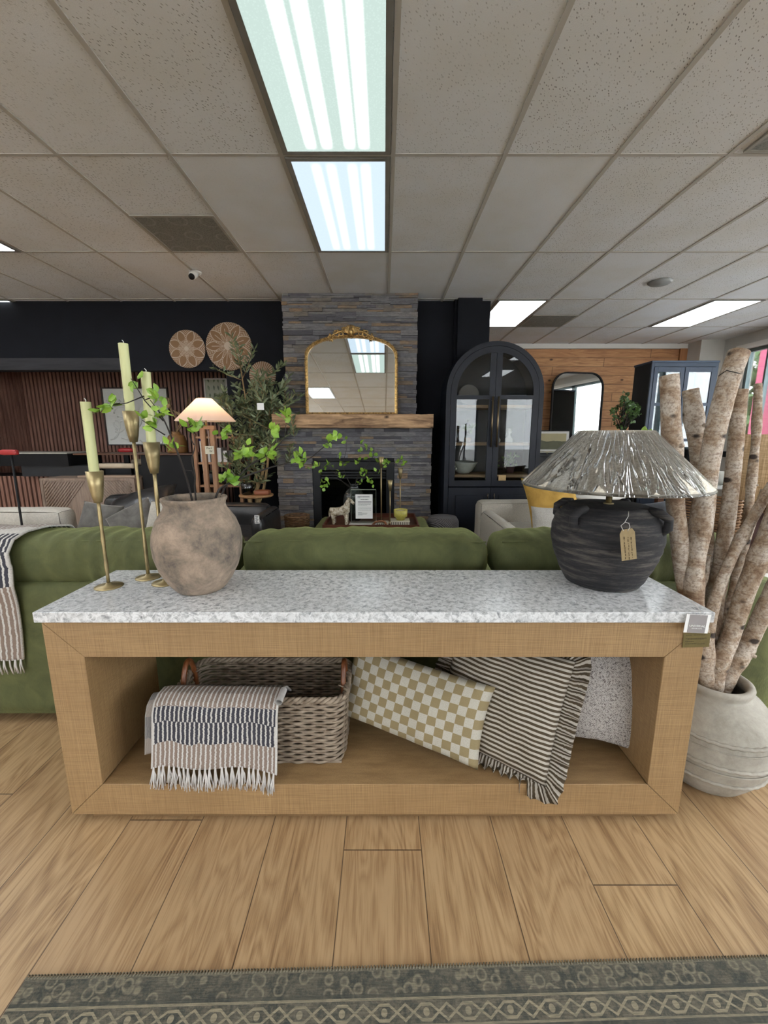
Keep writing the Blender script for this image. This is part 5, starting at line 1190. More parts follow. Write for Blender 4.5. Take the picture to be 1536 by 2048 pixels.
# ================================================================ left background
TAUPE = wood('taupe_oak', srgb(128, 108, 94), srgb(166, 144, 128), 'z', 1.2, .6)
sb = thing('geometric_sideboard', 'taupe wood sideboard with diagonal grooved doors at left', 'sideboard', (-3.39, 4.95, 0))
U0, U1, V0, V1 = -3.93, -2.85, 4.72, 5.04
WB(B().box((U0, V0+.02, .10), (U1, V1, .80)), 'body', TAUPE, sb, bevel=.004)
WB(B().box((U0+.01, V0, .10), (U1-.0, V0+.02, .115)).box((U0, V0, .10), (U0+.03, V0+.02, .80)).box((U1-.03, V0, .10), (U1, V0+.02, .80)).box((U0+.03, V0, .775), (U1-.03, V0+.02, .80)), 'face_frame', TAUPE, sb)
DG = wood('grooved_oak', srgb(132, 112, 98), srgb(168, 148, 132), 'z', 1.4, .6)
for k in range(2):
    a = U0+.032 + k*.508; b = a+.506
    dr_ = WB(B().box((a, V0+.006, .118), (b, V0+.02, .773)), 'door', DG, sb)
    rb_ = B(); fx = (lambda x: x) if k == 0 else (lambda x: a + b - x)
    def inA(x, z): return z > .769 - 1.2*(b-.03-x)
    def inC(x, z): return z < .40 - 1.1*(x-a-.20) and not z > .769 - 1.2*(b-.05-x) and x > a+.08
    for cond, sl in ((inA, 1.2), (inC, -1.1)):
        for i in range(70):
            c0 = -.8 + i*.040; run = []
            for m_ in range(141):
                x = a+.008 + (b-a-.016)*m_/140; z = .118 + c0 + sl*(x-a)
                if .124 < z < .768 and cond(x, z): run.append((fx(x), V0+.004, z))
                elif run: break
            if len(run) > 2: rb_.tube([run[0], run[-1]], .009, 4)
    WB(rb_, 'fluting', DG, dr_) if False else rb_.build('fluting', DG, dr_, off=sb.location)
for sx in (U0+.05, U1-.05): WB(B().box((sx-.02, V0+.05, 0), (sx+.02, V1-.05, .10)), 'leg', TAUPE, sb)
# reception counter
rc = thing('reception_counter', 'black topped reception counter with slatted front at left edge', 'counter', (-4.3, 5.5, 0))
WB(B().box((-5.5, 5.42, 0), (-2.80, 5.9, .76)), 'base', MATTEBLACK, rc)
s = B(); x = -5.5
while x < -3.9: s.box((x, 5.395, 0), (x+.036, 5.42, .76)); x += .06
WB(s, 'slatted_front', SLAT, rc)
WB(B().box((-4.62, 5.30, .765), (-2.80, 5.95, .90)), 'low_countertop', plain('black_laminate', (.016,.018,.022,1), .45), rc)
WB(B().box((-5.5, 5.26, .90), (-3.98, 5.62, 1.055)), 'raised_ledge', MATTEBLACK, rc)
WB(B().box((-5.5, 5.24, 1.055), (-3.97, 5.64, 1.07)), 'ledge_top', plain('pale_laminate', srgb(190,186,176), .5), rc)
# black cabinet with wooden top in the alcove
kc = thing('draped_cabinet', 'black cabinet with thin wooden top in front of the slatted wall', 'cabinet', (-2.5, 5.05, 0))
WB(B().box((-2.83, 4.86, 0), (-2.22, 5.24, 1.055)), 'body', MATTEBLACK, kc); WB(B().box((-3.6, 4.84, 1.057), (-2.20, 5.26, 1.075)), 'top', WALNUT, kc, bevel=.004)
WB(B().box((-3.58, 5.07, 0), (-3.54, 5.24, 1.055)), 'side_support', MATTEBLACK, kc)
bv = thing('wooden_vase', 'brown wooden bottle vase with dried protea on the black cabinet', 'vase', (-2.47, 5.02, 1.0755))
B().lathe([(0,0),(.105,0),(.115,.02),(.11,.12),(.095,.19),(.085,.205),(.05,.225),(.048,.245),(.055,.25),(.04,.25),(0,.24)], n=32).build('body', wood('amber_wood', srgb(110,76,42), srgb(160,116,68), 'z', 1.,.5), bv)
DRY = plain('dried_flower', srgb(150,124,88), .9, var=.3, scale=30.)
def dried(label, pts, head=False):
    d_ = thing('dried_stem', label, 'flower', pts[0], group='dried stems in the wooden vase'); m_ = B().tube(pts, .006, 6); WB(m_, 'stem', DRY, d_); h = B(); e = Vector(pts[-1])
    if head:
        ax = (e-Vector(pts[-2])).normalized(); h.ball(e, .03, 8, 6)
        for i in range(28): leaf(h, e + rv()*.01, ax + rv()*.55, rv(), .10, .022)
    else: leaf(h, e, Vector(pts[-1])-Vector(pts[-2]), Vector((1,0,0)), .16, .035); leaf(h, Vector(pts[-2]), Vector((-.6,0,.5)), Vector((0,1,0)), .14, .03)
    WB(h, 'head' if head else 'leaves', DRY, d_)
B0 = Vector((-2.47, 5.02, 1.31))
dried('dried protea flower head leaning left out of the wooden vase', [B0, P(352,838,5.0), P(338,812,5.0)], True)
dried('dried leafy stem standing upright in the wooden vase', [B0, P(365,835,5.0), P(372,815,5.0)])
dried('dried stem leaning right behind the lamp shade', [B0, P(372,838,5.0), P(386,812,5.0)])
# art on the slatted wall
def art(label, px0, py0, px1, py1, Y, m, fm, kind):
    a, b = P(px0, py1, Y), P(px1, py0, Y); w2, h2 = (b.x-a.x)/2, (b.z-a.z)/2
    t_ = thing('framed_art', label, 'picture', ((a.x+b.x)/2, Y, a.z)); ft = .018
    f = B()
    for (p0, p1) in (((-w2,-.02,0),(-w2+ft,.015,2*h2)), ((w2-ft,-.02,0),(w2,.015,2*h2)), ((-w2+ft,-.02,0),(w2-ft,.015,ft)), ((-w2+ft,-.02,2*h2-ft),(w2-ft,.015,2*h2))): f.box(p0, p1)
    f.build('frame', fm, t_); B().box((-w2+ft,-.006,ft),(w2-ft,.010,2*h2-ft)).build('artwork', m, t_); q = random.Random(12)
    if kind == 'relief':
        r_ = B()
        for i in range(34):
            x, z, a0 = q.uniform(-.75,.75)*w2, q.uniform(.15,1.7)*h2, q.uniform(0, 6.28); L = q.uniform(.1, .24)
            pts = [(max(-w2+.03, min(w2-.03, x+L*sin(a0+k*.25)*k/6)), -.008, max(.03, min(2*h2-.03, z+L*cos(a0+k*.25)*k/6))) for k in range(7)]
            r_.tube(pts, .012, 6)
        r_.build('raised_petals', m, t_)
    elif kind == 'botanic':
        r_ = B()
        for i in range(20):
            x, z = (-.6+1.2*(i%4)/3)*w2, (.3+1.5*(i//4)/4)*h2; leaf(r_, Vector((x,-.008,z)), Vector((q.uniform(-.3,.3),0,1)), Vector((0,1,0)), .08, .035)
        r_.build('printed_leaves', OLIVELEAF, t_)
    return t_
t = NT('gesso'); GESSO = t.bsdf(srgb(226,226,220,1), .8, 0., t.bump(t.noise(t.co(), 30., 3.), .4, .01))
art('white relief canvas of petals in dark frame on the slatted wall', 216, 775, 335, 891, 6.575, GESSO, plain('dark_frame', srgb(60,44,40), .5), 'relief')
art('botanical print in white frame on the slatted wall behind the lamp', 414, 757, 456, 840, 6.575, plain('print_paper', srgb(206,208,186), .8), WHITE, 'botanic')
art('partly hidden white framed print at the right end of slatted wall', 457, 757, 500, 840, 6.575, plain('print_paper2', srgb(200,204,190), .8), WHITE, 'botanic')
# floor lamp with conical shade
fl = thing('floor_lamp', 'lit floor lamp with white cone shade on two wooden posts', 'floor lamp', (-1.70, 4.05, 0))
sh0, sh1 = 1.415, 1.625
t = NT('lit_linen'); xs = t.xyz(t.co()); lw = t.noise(t.co(), 120., 2.)
b1 = t.n('BsdfDiffuse', None, Color=(.8,.74,.70,1)).outputs[0]; b2 = t.n('BsdfTranslucent', None, Color=(.85,.72,.62,1)).outputs[0]
mx = t.n('MixShader', None, i0=.55, i1=b1, i2=b2); t.t.links.new(mx.outputs[0], t.out.inputs[0])
B().lathe([(.272, sh0), (.070, sh1)], n=56).build('lamp_shade', t.m, fl) if 0 else None
shd = B(); n=56; vs=[]; fs=[]
for r_, z in ((.272, sh0), (.265, sh0+.012), (.070, sh1)):
    for i in range(n): vs.append((r_*cos(2*pi*i/n), r_*sin(2*pi*i/n), z))
for k in range(2):
    for i in range(n): fs.append((k*n+i, k*n+(i+1)%n, (k+1)*n+(i+1)%n, (k+1)*n+i))
shd.add(vs, fs, None, True); shd.build('lamp_shade', t.m, fl)
PW = wood('post_wood', srgb(128,84,58), srgb(186,142,104), 'z', 1., .6)
for dx, dz in ((-.035, .0), (.055, -.02)): B().box((dx-.022, -.02, .02), (dx+.022, .02, 1.36+dz)).build('post', PW, fl, bevel=.004)
B().box((-.16,-.14,0),(.18,.14,.022)).build('base', PW, fl, bevel=.004); B().box((-.06,-.018,1.34),(.08,.018,1.375)).build('crosspiece', PW, fl); B().tube([(0,0,1.36),(0,0,1.47)], .01, 8).build('socket', BRASS, fl)
B().ball((0,0,1.52), (.03,.03,.042), 14, 10).build('bulb', emit('warm_bulb', (1,.62,.34,1), 55.), fl)
pwt = thing('shop_tag', 'small square cream shop tag hanging from the floor lamp', 'tag', P(418.5, 892, 3.98)); B().box((-.042,-.001,-.075),(.042,.001,0)).build('card', plain('cream_card', srgb(214,208,186), .8), pwt)
text('lettering', 'Pw+\n   W', .030, INK, pwt, T(0, -.002, -.036) @ FACE); B().tube([(0,0,0),(0,0,.14)], .001, 4).build('string', FRINGE, pwt)
# shelving rack
rk = thing('wooden_shelf_rack', 'open brown wooden shelf rack behind the floor lamp', 'shelf', (-1.86, 4.86, 0))
RX0, RX1 = -2.15, -1.62
WB(B().box((RX0, 4.72, 0), (RX0+.035, 4.76, 1.30)), 'upright', PW, rk); WB(B().box((RX1-.035, 4.72, 0), (RX1, 4.76, 1.30)), 'upright', PW, rk)
WB(B().box((RX0, 5.02, 0), (RX0+.035, 5.06, 1.30)), 'upright', PW, rk); WB(B().box((RX1-.035, 5.02, 0), (RX1, 5.06, 1.30)), 'upright', PW, rk)
for z in (.35, .72, .98, 1.27): WB(B().box((RX0+.036, 4.73, z-.022), (RX1-.036, 5.05, z)), 'shelf_board', PW, rk)
q = random.Random(21)
for k in range(7):
    x = RX0+.07+k*.065; h = q.uniform(.12,.17); b_ = tag(B().box((-.022,-.09,0),(.022,.09,h)).build('file_box', plain('file_%d' % k, srgb(*[q.randint(70,210)]*3), .7)), ['dark', 'pale', 'grey', 'light', 'dull', 'white', 'narrow'][k] + ' file box ' + ['at the left end of the upper rack board', 'next to the leftmost file box on the rack', 'third from the left rack upright', 'in the middle of the row of rack files', 'just right of the middle of the rack files', 'next to the last file box on the rack', 'at the right end of the upper rack board'][k], 'box', 'files on the rack'); b_.location = (x, 4.88, .9805)
for k, (x, lab) in enumerate(((RX0+.12, 'dark crumpled bag on the middle board of the wooden rack'), (RX0+.32, 'shiny dark bag right of the other on the rack middle board'))):
    b_ = tag(rbox(B(), (-.08,-.09,0), (.08,.09,.13), .04, 3, None, .012, k).build('dark_bag', BLACK), lab, 'bag', None); b_.location = (x, 4.88, .733)
tube_ = tag(B().lathe([(0,0),(.022,0),(.022,.48),(0,.48)], n=18, mat=T(-2.06, 4.80, .742) @ RY(-3)).build('rolled_poster', PAPER), 'white tube with blue caps leaning beside the black cabinet', 'tube')
B().lathe([(0,.478),(.025,.478),(.025,.50),(0,.50)], n=18, mat=T(-2.06, 4.80, .742) @ RY(-3)).build('blue_cap', plain('blue_plastic', srgb(40,44,120), .4), tube_)
B().lathe([(0,-.02),(.025,-.02),(.025,.0),(0,.0)], n=18, mat=T(-2.06, 4.80, .742) @ RY(-3)).build('blue_cap', plain('blue_plastic2', srgb(40,44,120), .4), tube_)
# round pedestal table and olive tree
rt = thing('round_side_table', 'small round wooden pedestal table beside the olive tree', 'side table', (-1.32, 4.25, 0))
B().lathe([(0,.66),(.16,.66),(.172,.668),(.172,.682),(.16,.685),(0,.685)], n=40).build('tabletop', wood('honey_wood', srgb(140,98,60), srgb(190,146,100), 'x', 1., .5), rt)
B().tube([(0,0,.02),(0,0,.66)], .018, 10).build('pedestal', LIGHTBARK, rt); B().lathe([(0,0),(.14,0),(.14,.015),(0,.02)], n=32).build('base', LIGHTBARK, rt)
wb2 = tag(rbox(B(), (-.075,-.05,0), (.075,.05,.045), .01, 3, None, .004).build('wooden_block', wood('red_cedar', srgb(110,58,34), srgb(168,100,66), 'x', 1.)), 'reddish carved wooden block on the small round table', 'ornament'); wb2.location = (-1.245, 4.22, .6858)
jr = lobj('smoked_jar', 'dark green glass jar on the small round table', 'jar', (-1.40, 4.22, .6858), [(0,0),(.05,0),(.058,.01),(.060,.115),(.055,.12),(.052,.12),(.052,.012),(0,.01)], glass('green_glass', (.25,.32,.27,1), 2.))
ov = thing('olive_tree', 'tall faux olive tree with grey green leaves beside the stone chimney', 'tree', (-1.42, 4.66, 0))
B().lathe([(0,0),(.14,0),(.17,.26),(.16,.28),(0,.26)], n=28).build('pot', MATTEBLACK, ov)
st_ = B(); o0 = ov.location; lv = B(); q = random.Random(17)
tr_pts = [[(507,1030,4.6),(500,1000,4.6),(515,975,4.6),(513,955,4.6),(505,920,4.6),(505,890,4.6),(500,850,4.62),(490,790,4.62),(482,740,4.6)],
          [(510,1030,4.62),(520,1000,4.6),(528,975,4.58),(535,930,4.55),(540,890,4.55),(545,850,4.55),(548,800,4.55)],
          [(505,1030,4.62),(495,985,4.62),(485,950,4.6),(475,910,4.6),(462,860,4.6),(450,810,4.6)],
          [(512,985,4.6),(524,950,4.62),(530,900,4.65),(525,860,4.65),(530,800,4.66),(520,765,4.66)]]
for tp in tr_pts:
    pts = [p - o0 for p in PP(*tp)]; 
    if tp is not tr_pts[3]: pts = [Vector((.0, -.02, .26))] + pts
    st_.tube(pts, [.022*(1-.8*i/len(pts)) for i in range(len(pts))], 8)
    for s_ in range(18):
        i = q.randint(len(pts)//2, len(pts)-1); p = pts[i] + (pts[max(i-1,0)]-pts[i])*q.random()
        d = Vector((q.uniform(-1,1), q.uniform(-.5,.5), q.uniform(.0,1.))).normalized(); L = q.uniform(.16,.36)
        e = p + d*L; tw_ = [p, p + d*L*.5 + Vector((0,0,-.01)), e]; st_.tube(tw_, [.004,.003,.0015], 5)
        for k in range(11):
            f = .15 + .85*k/10; c_ = p + (e-p)*f
            for sg in (-1, 1): leaf(lv, c_, d*.7 + Vector((sg*q.uniform(.4,1), q.uniform(-.7,.7), q.uniform(-.3,.6))), rv(q), q.uniform(.055,.09), .023)
for _ in range(46):
    px, py = 512 + q.gauss(0, 38), 868 + q.gauss(0, 48)
    if px > 592 or px < 438 or py < 745 or py > 945: continue
    p = P(px, py, 4.62+q.uniform(-.2,.12)) - o0; d = Vector((q.uniform(-.6,.6), q.uniform(-.4,.4), 1)).normalized()
    st_.tube([p, p + d*.22], [.003,.0015], 5)
    for k in range(10):
        c_ = p + d*.022*k
        for sg in (-1, 1): leaf(lv, c_, d*.7 + Vector((sg*q.uniform(.4,1), q.uniform(-.7,.7), q.uniform(-.3,.6))), rv(q), q.uniform(.055,.09), .023)
st_.build('trunk', LIGHTBARK, ov); lv.build('foliage', OLIVELEAF, ov)
wt = tag(B().box((-.035,-.001,-.035),(.035,.001,.035)).build('white_tag', PAPER), 'small white tag hanging in the olive tree foliage', 'tag'); wt.location = P(521, 813, 4.40)
# black leather armchair, sofa and its pillows
LEATHER = NT('black_leather'); t = LEATHER; LEATHER = t.bsdf(t.ramp(t.noise(t.co(), 8., 3.), [(.3,(.010,.010,.011,1)),(.7,(.028,.026,.026,1))]), .30, 0., t.bump(t.m_('ADD', t.noise(t.co(), 9., 4., .6, 1.), t.m_('MULTIPLY', t.vor(t.co(), 160.), .15)), .35, .01))
la = thing('leather_armchair', 'black leather armchair with wooden post and tag by the olive tree', 'armchair', (-1.35, 3.75, 0))
WB(rbox(B(), (-1.72, 3.40, .10), (-1.08, 4.05, .42), .05, 3, None, .01), 'seat', LEATHER, la); WB(rbox(B(), (-1.72, 3.95, .20), (-1.12, 4.12, .62), .06, 3, None, .01), 'backrest', LEATHER, la)
WB(rbox(B(), (-1.14, 3.42, .18), (-1.02, 4.05, .60), .055, 3, None, .008), 'arm', LEATHER, la); WB(rbox(B(), (-1.80, 3.42, .18), (-1.68, 4.05, .60), .055, 3, None, .008), 'arm', LEATHER, la)
for sx in (-1.76, -1.06):
    for sy in (3.45, 4.02): WB(B().box((sx-.018, sy-.018, 0), (sx+.018, sy+.018, .20)), 'leg', PW, la)
ltg = thing('care_tag', 'white printed tag hanging on the arm of black leather armchair', 'tag', P(514, 1040, 3.38)); B().box((-.02,-.001,-.03),(.02,.001,.04)).build('card', PAPER, ltg)
ln = B(); [ln.box((-.014+.003*(k%2), -.0016, .03-.009*k), (.013-.004*(k%3), -.0011, .034-.009*k)) for k in range(7)]; ln.build('print', INK, ltg)
wk = thing('wicker_bin', 'small tan wicker basket on the floor right of leather armchair', 'basket', (-.93, 4.35, 0))
wv = B()
for k in range(26):
    z = .01+.43*k/25; r_ = .10+.03*k/25; wv.tube([((r_+.003*cos(i/3*pi+k*pi))*cos(2*pi*i/48), (r_+.003*cos(i/3*pi+k*pi))*sin(2*pi*i/48), z) for i in range(49)], .008, 5, False)
wv.build('weave', TANWICKER, wk)
ls = thing('leather_sofa', 'black leather sofa back left of the clay vase', 'sofa', (-2.3, 3.6, 0))
WB(rbox(B(), (-2.75, 3.45, .08), (-1.86, 4.15, .42), .05, 3, None, .01), 'seat', LEATHER, ls); WB(rbox(B(), (-2.75, 3.98, .2), (-1.86, 4.18, .70), .07, 3, None, .012), 'backrest', LEATHER, ls)
for sx in (-2.7, -1.92):
    for sy in (3.5, 4.1): WB(B().box((sx-.02, sy-.02, 0), (sx+.02, sy+.02, .10)), 'leg', PW, ls)
def pil(name, label, tl, tr, br, bl, T_, m, **k): return quadcush(name, label, P(*tl), P(*tr), P(*br), P(*bl), T_, m, n=20, **k)
GV = velvet('grey_velvet', (.06,.056,.05,1), (.17,.16,.145,1)); CH = velvet('charcoal_velvet', (.018,.019,.022,1), (.05,.052,.06,1))
pil('leather_cushion', 'shiny black leather cushion lying above the grey velvet pillows', (208,1012,3.85), (345,974,3.95), (350,1010,3.65), (222,1050,3.55), .22, LEATHER, seed=2)
pil('velvet_pillow', 'striped grey velvet pillow left of the other, behind sofa throw', (162,998,3.35), (238,1018,3.35), (240,1075,3.25), (160,1075,3.25), .14, GV, seed=4)
pil('velvet_pillow', 'plain grey velvet pillow between the two tall candlestick stems', (215,1040,3.2), (300,990,3.3), (318,1060,3.15), (235,1098,3.05), .14, GV, seed=6)
pil('fleece_pillow', 'cream fleece pillow just left of the clay vase', (298,1000,3.2), (352,1010,3.2), (350,1068,3.1), (296,1070,3.1), .12, CREAM, seed=8)
# these pillows lie on a low daybed
db = thing('grey_daybed', 'grey upholstered daybed carrying the pillows behind the green sofa', 'daybed', (-2.3, 3.15, 0)); WB(rbox(B(), (-2.52, 2.85, .10), (-1.75, 3.43, .44), .05, 3, None, .01), 'mattress', GV, db)
for sx in (-2.45, -1.85): WB(B().box((sx-.02, 2.95, 0), (sx+.02, 3.35, .10)), 'leg', PW, db)
# cream chair at far left and bar clamps, rolls
cc_ = thing('cream_chair', 'cream upholstered chair top at the far left edge', 'armchair', (-3.0, 3.3, 0))
WB(rbox(B(), (-3.35, 3.20, .12), (-2.55, 3.40, .70), .05, 3, None, .01), 'backrest', CREAM, cc_); WB(rbox(B(), (-3.35, 2.75, .12), (-3.02, 3.20, .45), .05, 3, None, .01), 'seat', CREAM, cc_)
for sx in (-3.3, -2.6): WB(B().box((sx-.02, 3.25, 0), (sx+.02, 3.35, .12)), 'leg', PW, cc_)
cbx = tag(B().box((-2.92,2.62,0),(-2.35,2.80,.635)).box((-2.93,2.61,.635),(-2.34,2.81,.645)).build('cardboard_box', plain('cardboard', srgb(160,128,98), .9)), 'flat brown cardboard carton behind the throw on the green sofa', 'box')
RED = plain('red_enamel', srgb(176, 44, 46), .35)
bc1 = thing('bar_clamp', 'red headed bar clamp with long black bar at far left', 'clamp', P(42, 1052, 3.05)); b0 = bc1.location; b0.z = 0
tp = P(22, 905, 3.2)
WB(B().tube([Vector((b0.x, b0.y, .0)), tp + Vector((0,0,-.02))], .008, 6), 'bar', MATTEBLACK, bc1); WB(rbox(B(), (tp.x-.075, tp.y-.02, tp.z-.02), (tp.x+.05, tp.y+.02, tp.z+.022), .012), 'head', RED, bc1)
bc2 = thing('power_tool', 'red and black cordless drill standing on the reception counter', 'drill', (-3.33, 5.42, .9005))
B().lathe([(0,-.10),(.02,-.10),(.032,-.07),(.034,.05),(.025,.08),(0,.09)], n=16, mat=T(0,0,.19) @ RY(90)).build('motor_housing', RED, bc2); rbox(B(), (-.04,-.02,.0), (.03,.02,.17), .012).build('grip', MATTEBLACK, bc2)
ROLL = NT('banded_roll'); t = ROLL; xs = t.xyz(t.co()); ROLL = t.bsdf(t.mix(t.m_('LESS_THAN', t.m_('FRACT', t.m_('MULTIPLY', xs[0], 11.)), .25), srgb(206,190,166), srgb(120,112,106)), .8)
r1 = thing('fabric_roll', 'cream roll tied with grey bands on the black countertop', 'roll', (-3.02, 5.38, .901)); B().lathe([(0,-.22),(.034,-.22),(.04,-.2),(.04,.2),(.034,.22),(0,.22)], n=18, mat=T(0,0,.041) @ RY(90)).build('roll', ROLL, r1)
cr_ = thing('paper_roll_stand', 'pale roll on clear stand with wooden base on the sideboard', 'roll stand', (-3.22, 4.86, .801)); B().box((-.33,-.06,0),(.33,.06,.022)).build('base', LIGHTOAK, cr_)
B().lathe([(0,-.2),(.03,-.2),(.03,.2),(0,.2)], n=18, mat=T(.1,0,.13) @ RY(90)).build('roll', plain('cream_roll', srgb(214,196,170), .8), cr_)
for sx in (-.06, .28): B().box((sx-.003,-.03,.022),(sx+.003,.03,.11)).build('clear_support', glass('clear_support', (.8,.8,.75,1), 2.), cr_)
tag(B().prism([(-.12,0),(.14,0),(.15,.03),(.05,.10),(-.12,.05)], -.1, .1, T(-2.62-.12, 5.5, .901)).build('silver_case', STEEL, bevel=.01), 'silver metal case on the countertop right of the banded roll', 'case')
tag(B().box((-2.55,5.3,.0),(-2.30,5.5,.0)).build('x', None), '', '') if 0 else None
# ================================================================ right background
BLUE = plain('slate_blue_paint', srgb(42, 60, 84), .4, var=.06)
bc_ = thing('blue_glass_cabinet', 'tall dark blue glass door cabinet in the corner behind birch branches', 'cabinet', (3.88, 5.85, 0))
w2, H = .425, 2.20
B().box((-w2, -.23, 0), (-w2+.025, .13, H)).box((w2-.025, -.23, 0), (w2, .13, H)).box((-w2+.025, -.23, H-.03), (w2-.025, .13, H)).box((-w2+.025, .11, 0), (w2-.025, .13, H-.03)).box((-w2+.025,-.23,0),(w2-.025,.11,.80)).build('carcass', MATTEBLACK, bc_)
B().box((-w2-.01,-.26,H-.0),(w2+.01,.14,H+.025)).box((-w2-.005,-.255,0),(-w2+.03,-.232,H)).box((w2-.03,-.255,0),(w2+.005,-.232,H)).box((-w2+.03,-.255,H-.05),(w2-.03,-.232,H)).box((-w2+.03,-.255,0),(w2-.03,-.232,.10)).build('face_frame', BLUE, bc_, bevel=.002)
for sg in (-1, 1):
    x0, x1 = (sg*.395, sg*.004); x0, x1 = min(x0, x1), max(x0, x1); d_ = B(); f = .05
    d_.box((x0, -.262, .12), (x0+f, -.24, H-.055)).box((x1-f, -.262, .12), (x1, -.24, H-.055))
    for z0, z1 in ((H-.115, H-.055), (1.66, 1.70), (1.20, 1.24), (.74, .80), (.12, .18)): d_.box((x0+f, -.262, z0), (x1-f, -.24, z1))
    dd_ = d_.build('glass_door', BLUE, bc_, bevel=.002); B().box((x0+f, -.253, .80), (x1-f, -.249, H-.115)).build('pane', glass('blue_cabinet_glass', (.85,.92,.95,1), 4.), dd_)
    B().box((x0+f, -.255, .18), (x1-f, -.245, .74)).build('lower_panel', BLUE, dd_); B().tube([(x1-.025 if sg<0 else x0+.025, -.285, 1.0), (x1-.025 if sg<0 else x0+.025, -.285, 1.25)], .006, 8).build('handle', MATTEBLACK, dd_)
for z in (1.2, 1.66): B().box((-w2+.025,-.20,z),(w2-.025,.10,z+.012)).build('shelf', glass('shelf_glass', (.9,.95,.95,1), 1.), bc_)
# leaning mirror with rounded corners
mm = thing('black_framed_mirror', 'rounded black framed mirror against the knotty pine wall', 'mirror', (2.0, 7.28, .985))
a, b = P(1090, 905, 7.25), P(1213, 745, 7.25); mw, mh = (b.x-a.x)/2, b.z-.985; mm.location.x = (a.x+b.x)/2; mm.rotation_euler = (R(-1.0), 0, R(9)); mm.location.y = 7.20
def rrect(w_, z0, z1, r, n=8):
    pts = []
    for cx_, cz, a0 in ((-w_+r, z0+r*.3, -90-90), ):
        pass
    pts = [(-w_, z0), (w_, z0)]
    pts += [(w_-r+r*cos(pi/2*i/n), z1-r+r*sin(pi/2*i/n)) for i in range(n+1)] + [(-w_+r-r*sin(pi/2*i/n), z1-r+r*cos(pi/2*i/n)) for i in range(n+1)]
    return pts
o_, i_ = rrect(mw, 0, mh, .25), rrect(mw-.022, .022, mh-.022, .23)
f = B(); ringprism(f, o_ + [o_[0]], i_ + [i_[0]], -.02, .02); f.build('frame', MATTEBLACK, mm)
B().prism(i_, -.004, .004).build('mirror_glass', MIRROR, mm)
# dark sideboard with brass gallery, painting, small tree
ds = thing('dark_sideboard', 'long dark sideboard with brass gallery rail under the painting', 'sideboard', (2.9, 6.95, 0))
WB(B().box((2.1, 6.72, .08), (3.85, 7.33, .955)), 'body', BLACK, ds, bevel=.004); WB(B().box((2.08, 6.70, .957), (3.87, 7.34, .98)), 'top', BLACK, ds)
rl = B().tube([(2.12, 6.72, 1.02), (3.28, 6.72, 1.02)], .006, 8)
for k in range(8): rl.tube([(2.12+k*.1657, 6.72, .98), (2.12+k*.1657, 6.72, 1.02)], .005, 6)
WB(rl, 'brass_gallery', BRASS, ds)
for sx in (2.15, 3.80): WB(B().box((sx-.03, 6.8, 0), (sx+.03, 7.1, .08)), 'leg', BLACK, ds)
t = NT('landscape_paint'); v = t.co(); xs = t.xyz(v); nz = t.noise(v, 7., 4.)
sk_ = t.mix(t.noise(v, 5., 3.), srgb(206,190,140), srgb(180,170,140)); land = t.mix(nz, srgb(70,72,56), srgb(130,128,96))
hz = t.m_('LESS_THAN', xs[2], t.m_('ADD', .17, t.m_('MULTIPLY', nz, .08)))
pic = art('landscape painting in black frame with white mat on the dark sideboard', 1062, 905, 1150, 857, 7.0, WHITE, MATTEBLACK, '') if 0 else None
pa = thing('landscape_picture', 'framed landscape with wide white mat standing on the dark sideboard', 'picture', (2.72, 6.98, .981)); pa.rotation_euler = (R(-2), 0, 0); W3, H3 = .36, .38
f = B()
for p0, p1 in (((-W3,-.012,0),(-W3+.015,.012,H3)), ((W3-.015,-.012,0),(W3,.012,H3)), ((-W3+.015,-.012,0),(W3-.015,.012,.015)), ((-W3+.015,-.012,H3-.015),(W3-.015,.012,H3))): f.box(p0, p1)
f.build('frame', MATTEBLACK, pa); B().box((-W3+.015,-.004,.015),(W3-.015,.006,H3-.015)).build('mat', WHITE, pa); B().box((-W3+.06,-.008,.07),(W3-.06,-.004,H3-.05)).build('painting', t.bsdf(t.mix(hz, sk_, land), .6), pa)
tt = thing('topiary_tree', 'small bushy potted tree between the mirror and the blue cabinet', 'tree', (3.14, 5.56, .905))
B().lathe([(0,0),(.06,0),(.08,.12),(.07,.12),(0,.10)], n=24).build('pot', CERW, tt)
stx = B().tube([(0,0,.1),(.01,0,.25),(0,0,.42)], .010, 8); lfx = B(); q = random.Random(23)
for _ in range(60):
    d = Vector((q.gauss(0,1), q.gauss(0,1), q.gauss(0,1))).normalized(); c_ = Vector((q.choice([-.03, .05]), 0, .68)) + Vector((d.x*.15, d.y*.13, d.z*.25))*q.uniform(.4,1)
    if c_.z > .82: c_.x -= .04
    cluster(lfx, c_, 7, .05, .035, .2, q); stx.tube([(0,0,.40), c_], [.005,.002], 5)
stx.build('trunk', TWIG, tt); lfx.build('foliage', TREELEAF, tt)
stn = thing('plant_table', 'narrow dark table under the small bushy tree', 'side table', (3.14, 5.56, 0)); B().box((-.17,-.17,.87),(.17,.17,.90)).build('tabletop', BLACK, stn)
for sx in (-.14,.14):
    for sy in (-.14,.14): B().box((sx-.015,sy-.015,0),(sx+.015,sy+.015,.87)).build('leg', BLACK, stn)
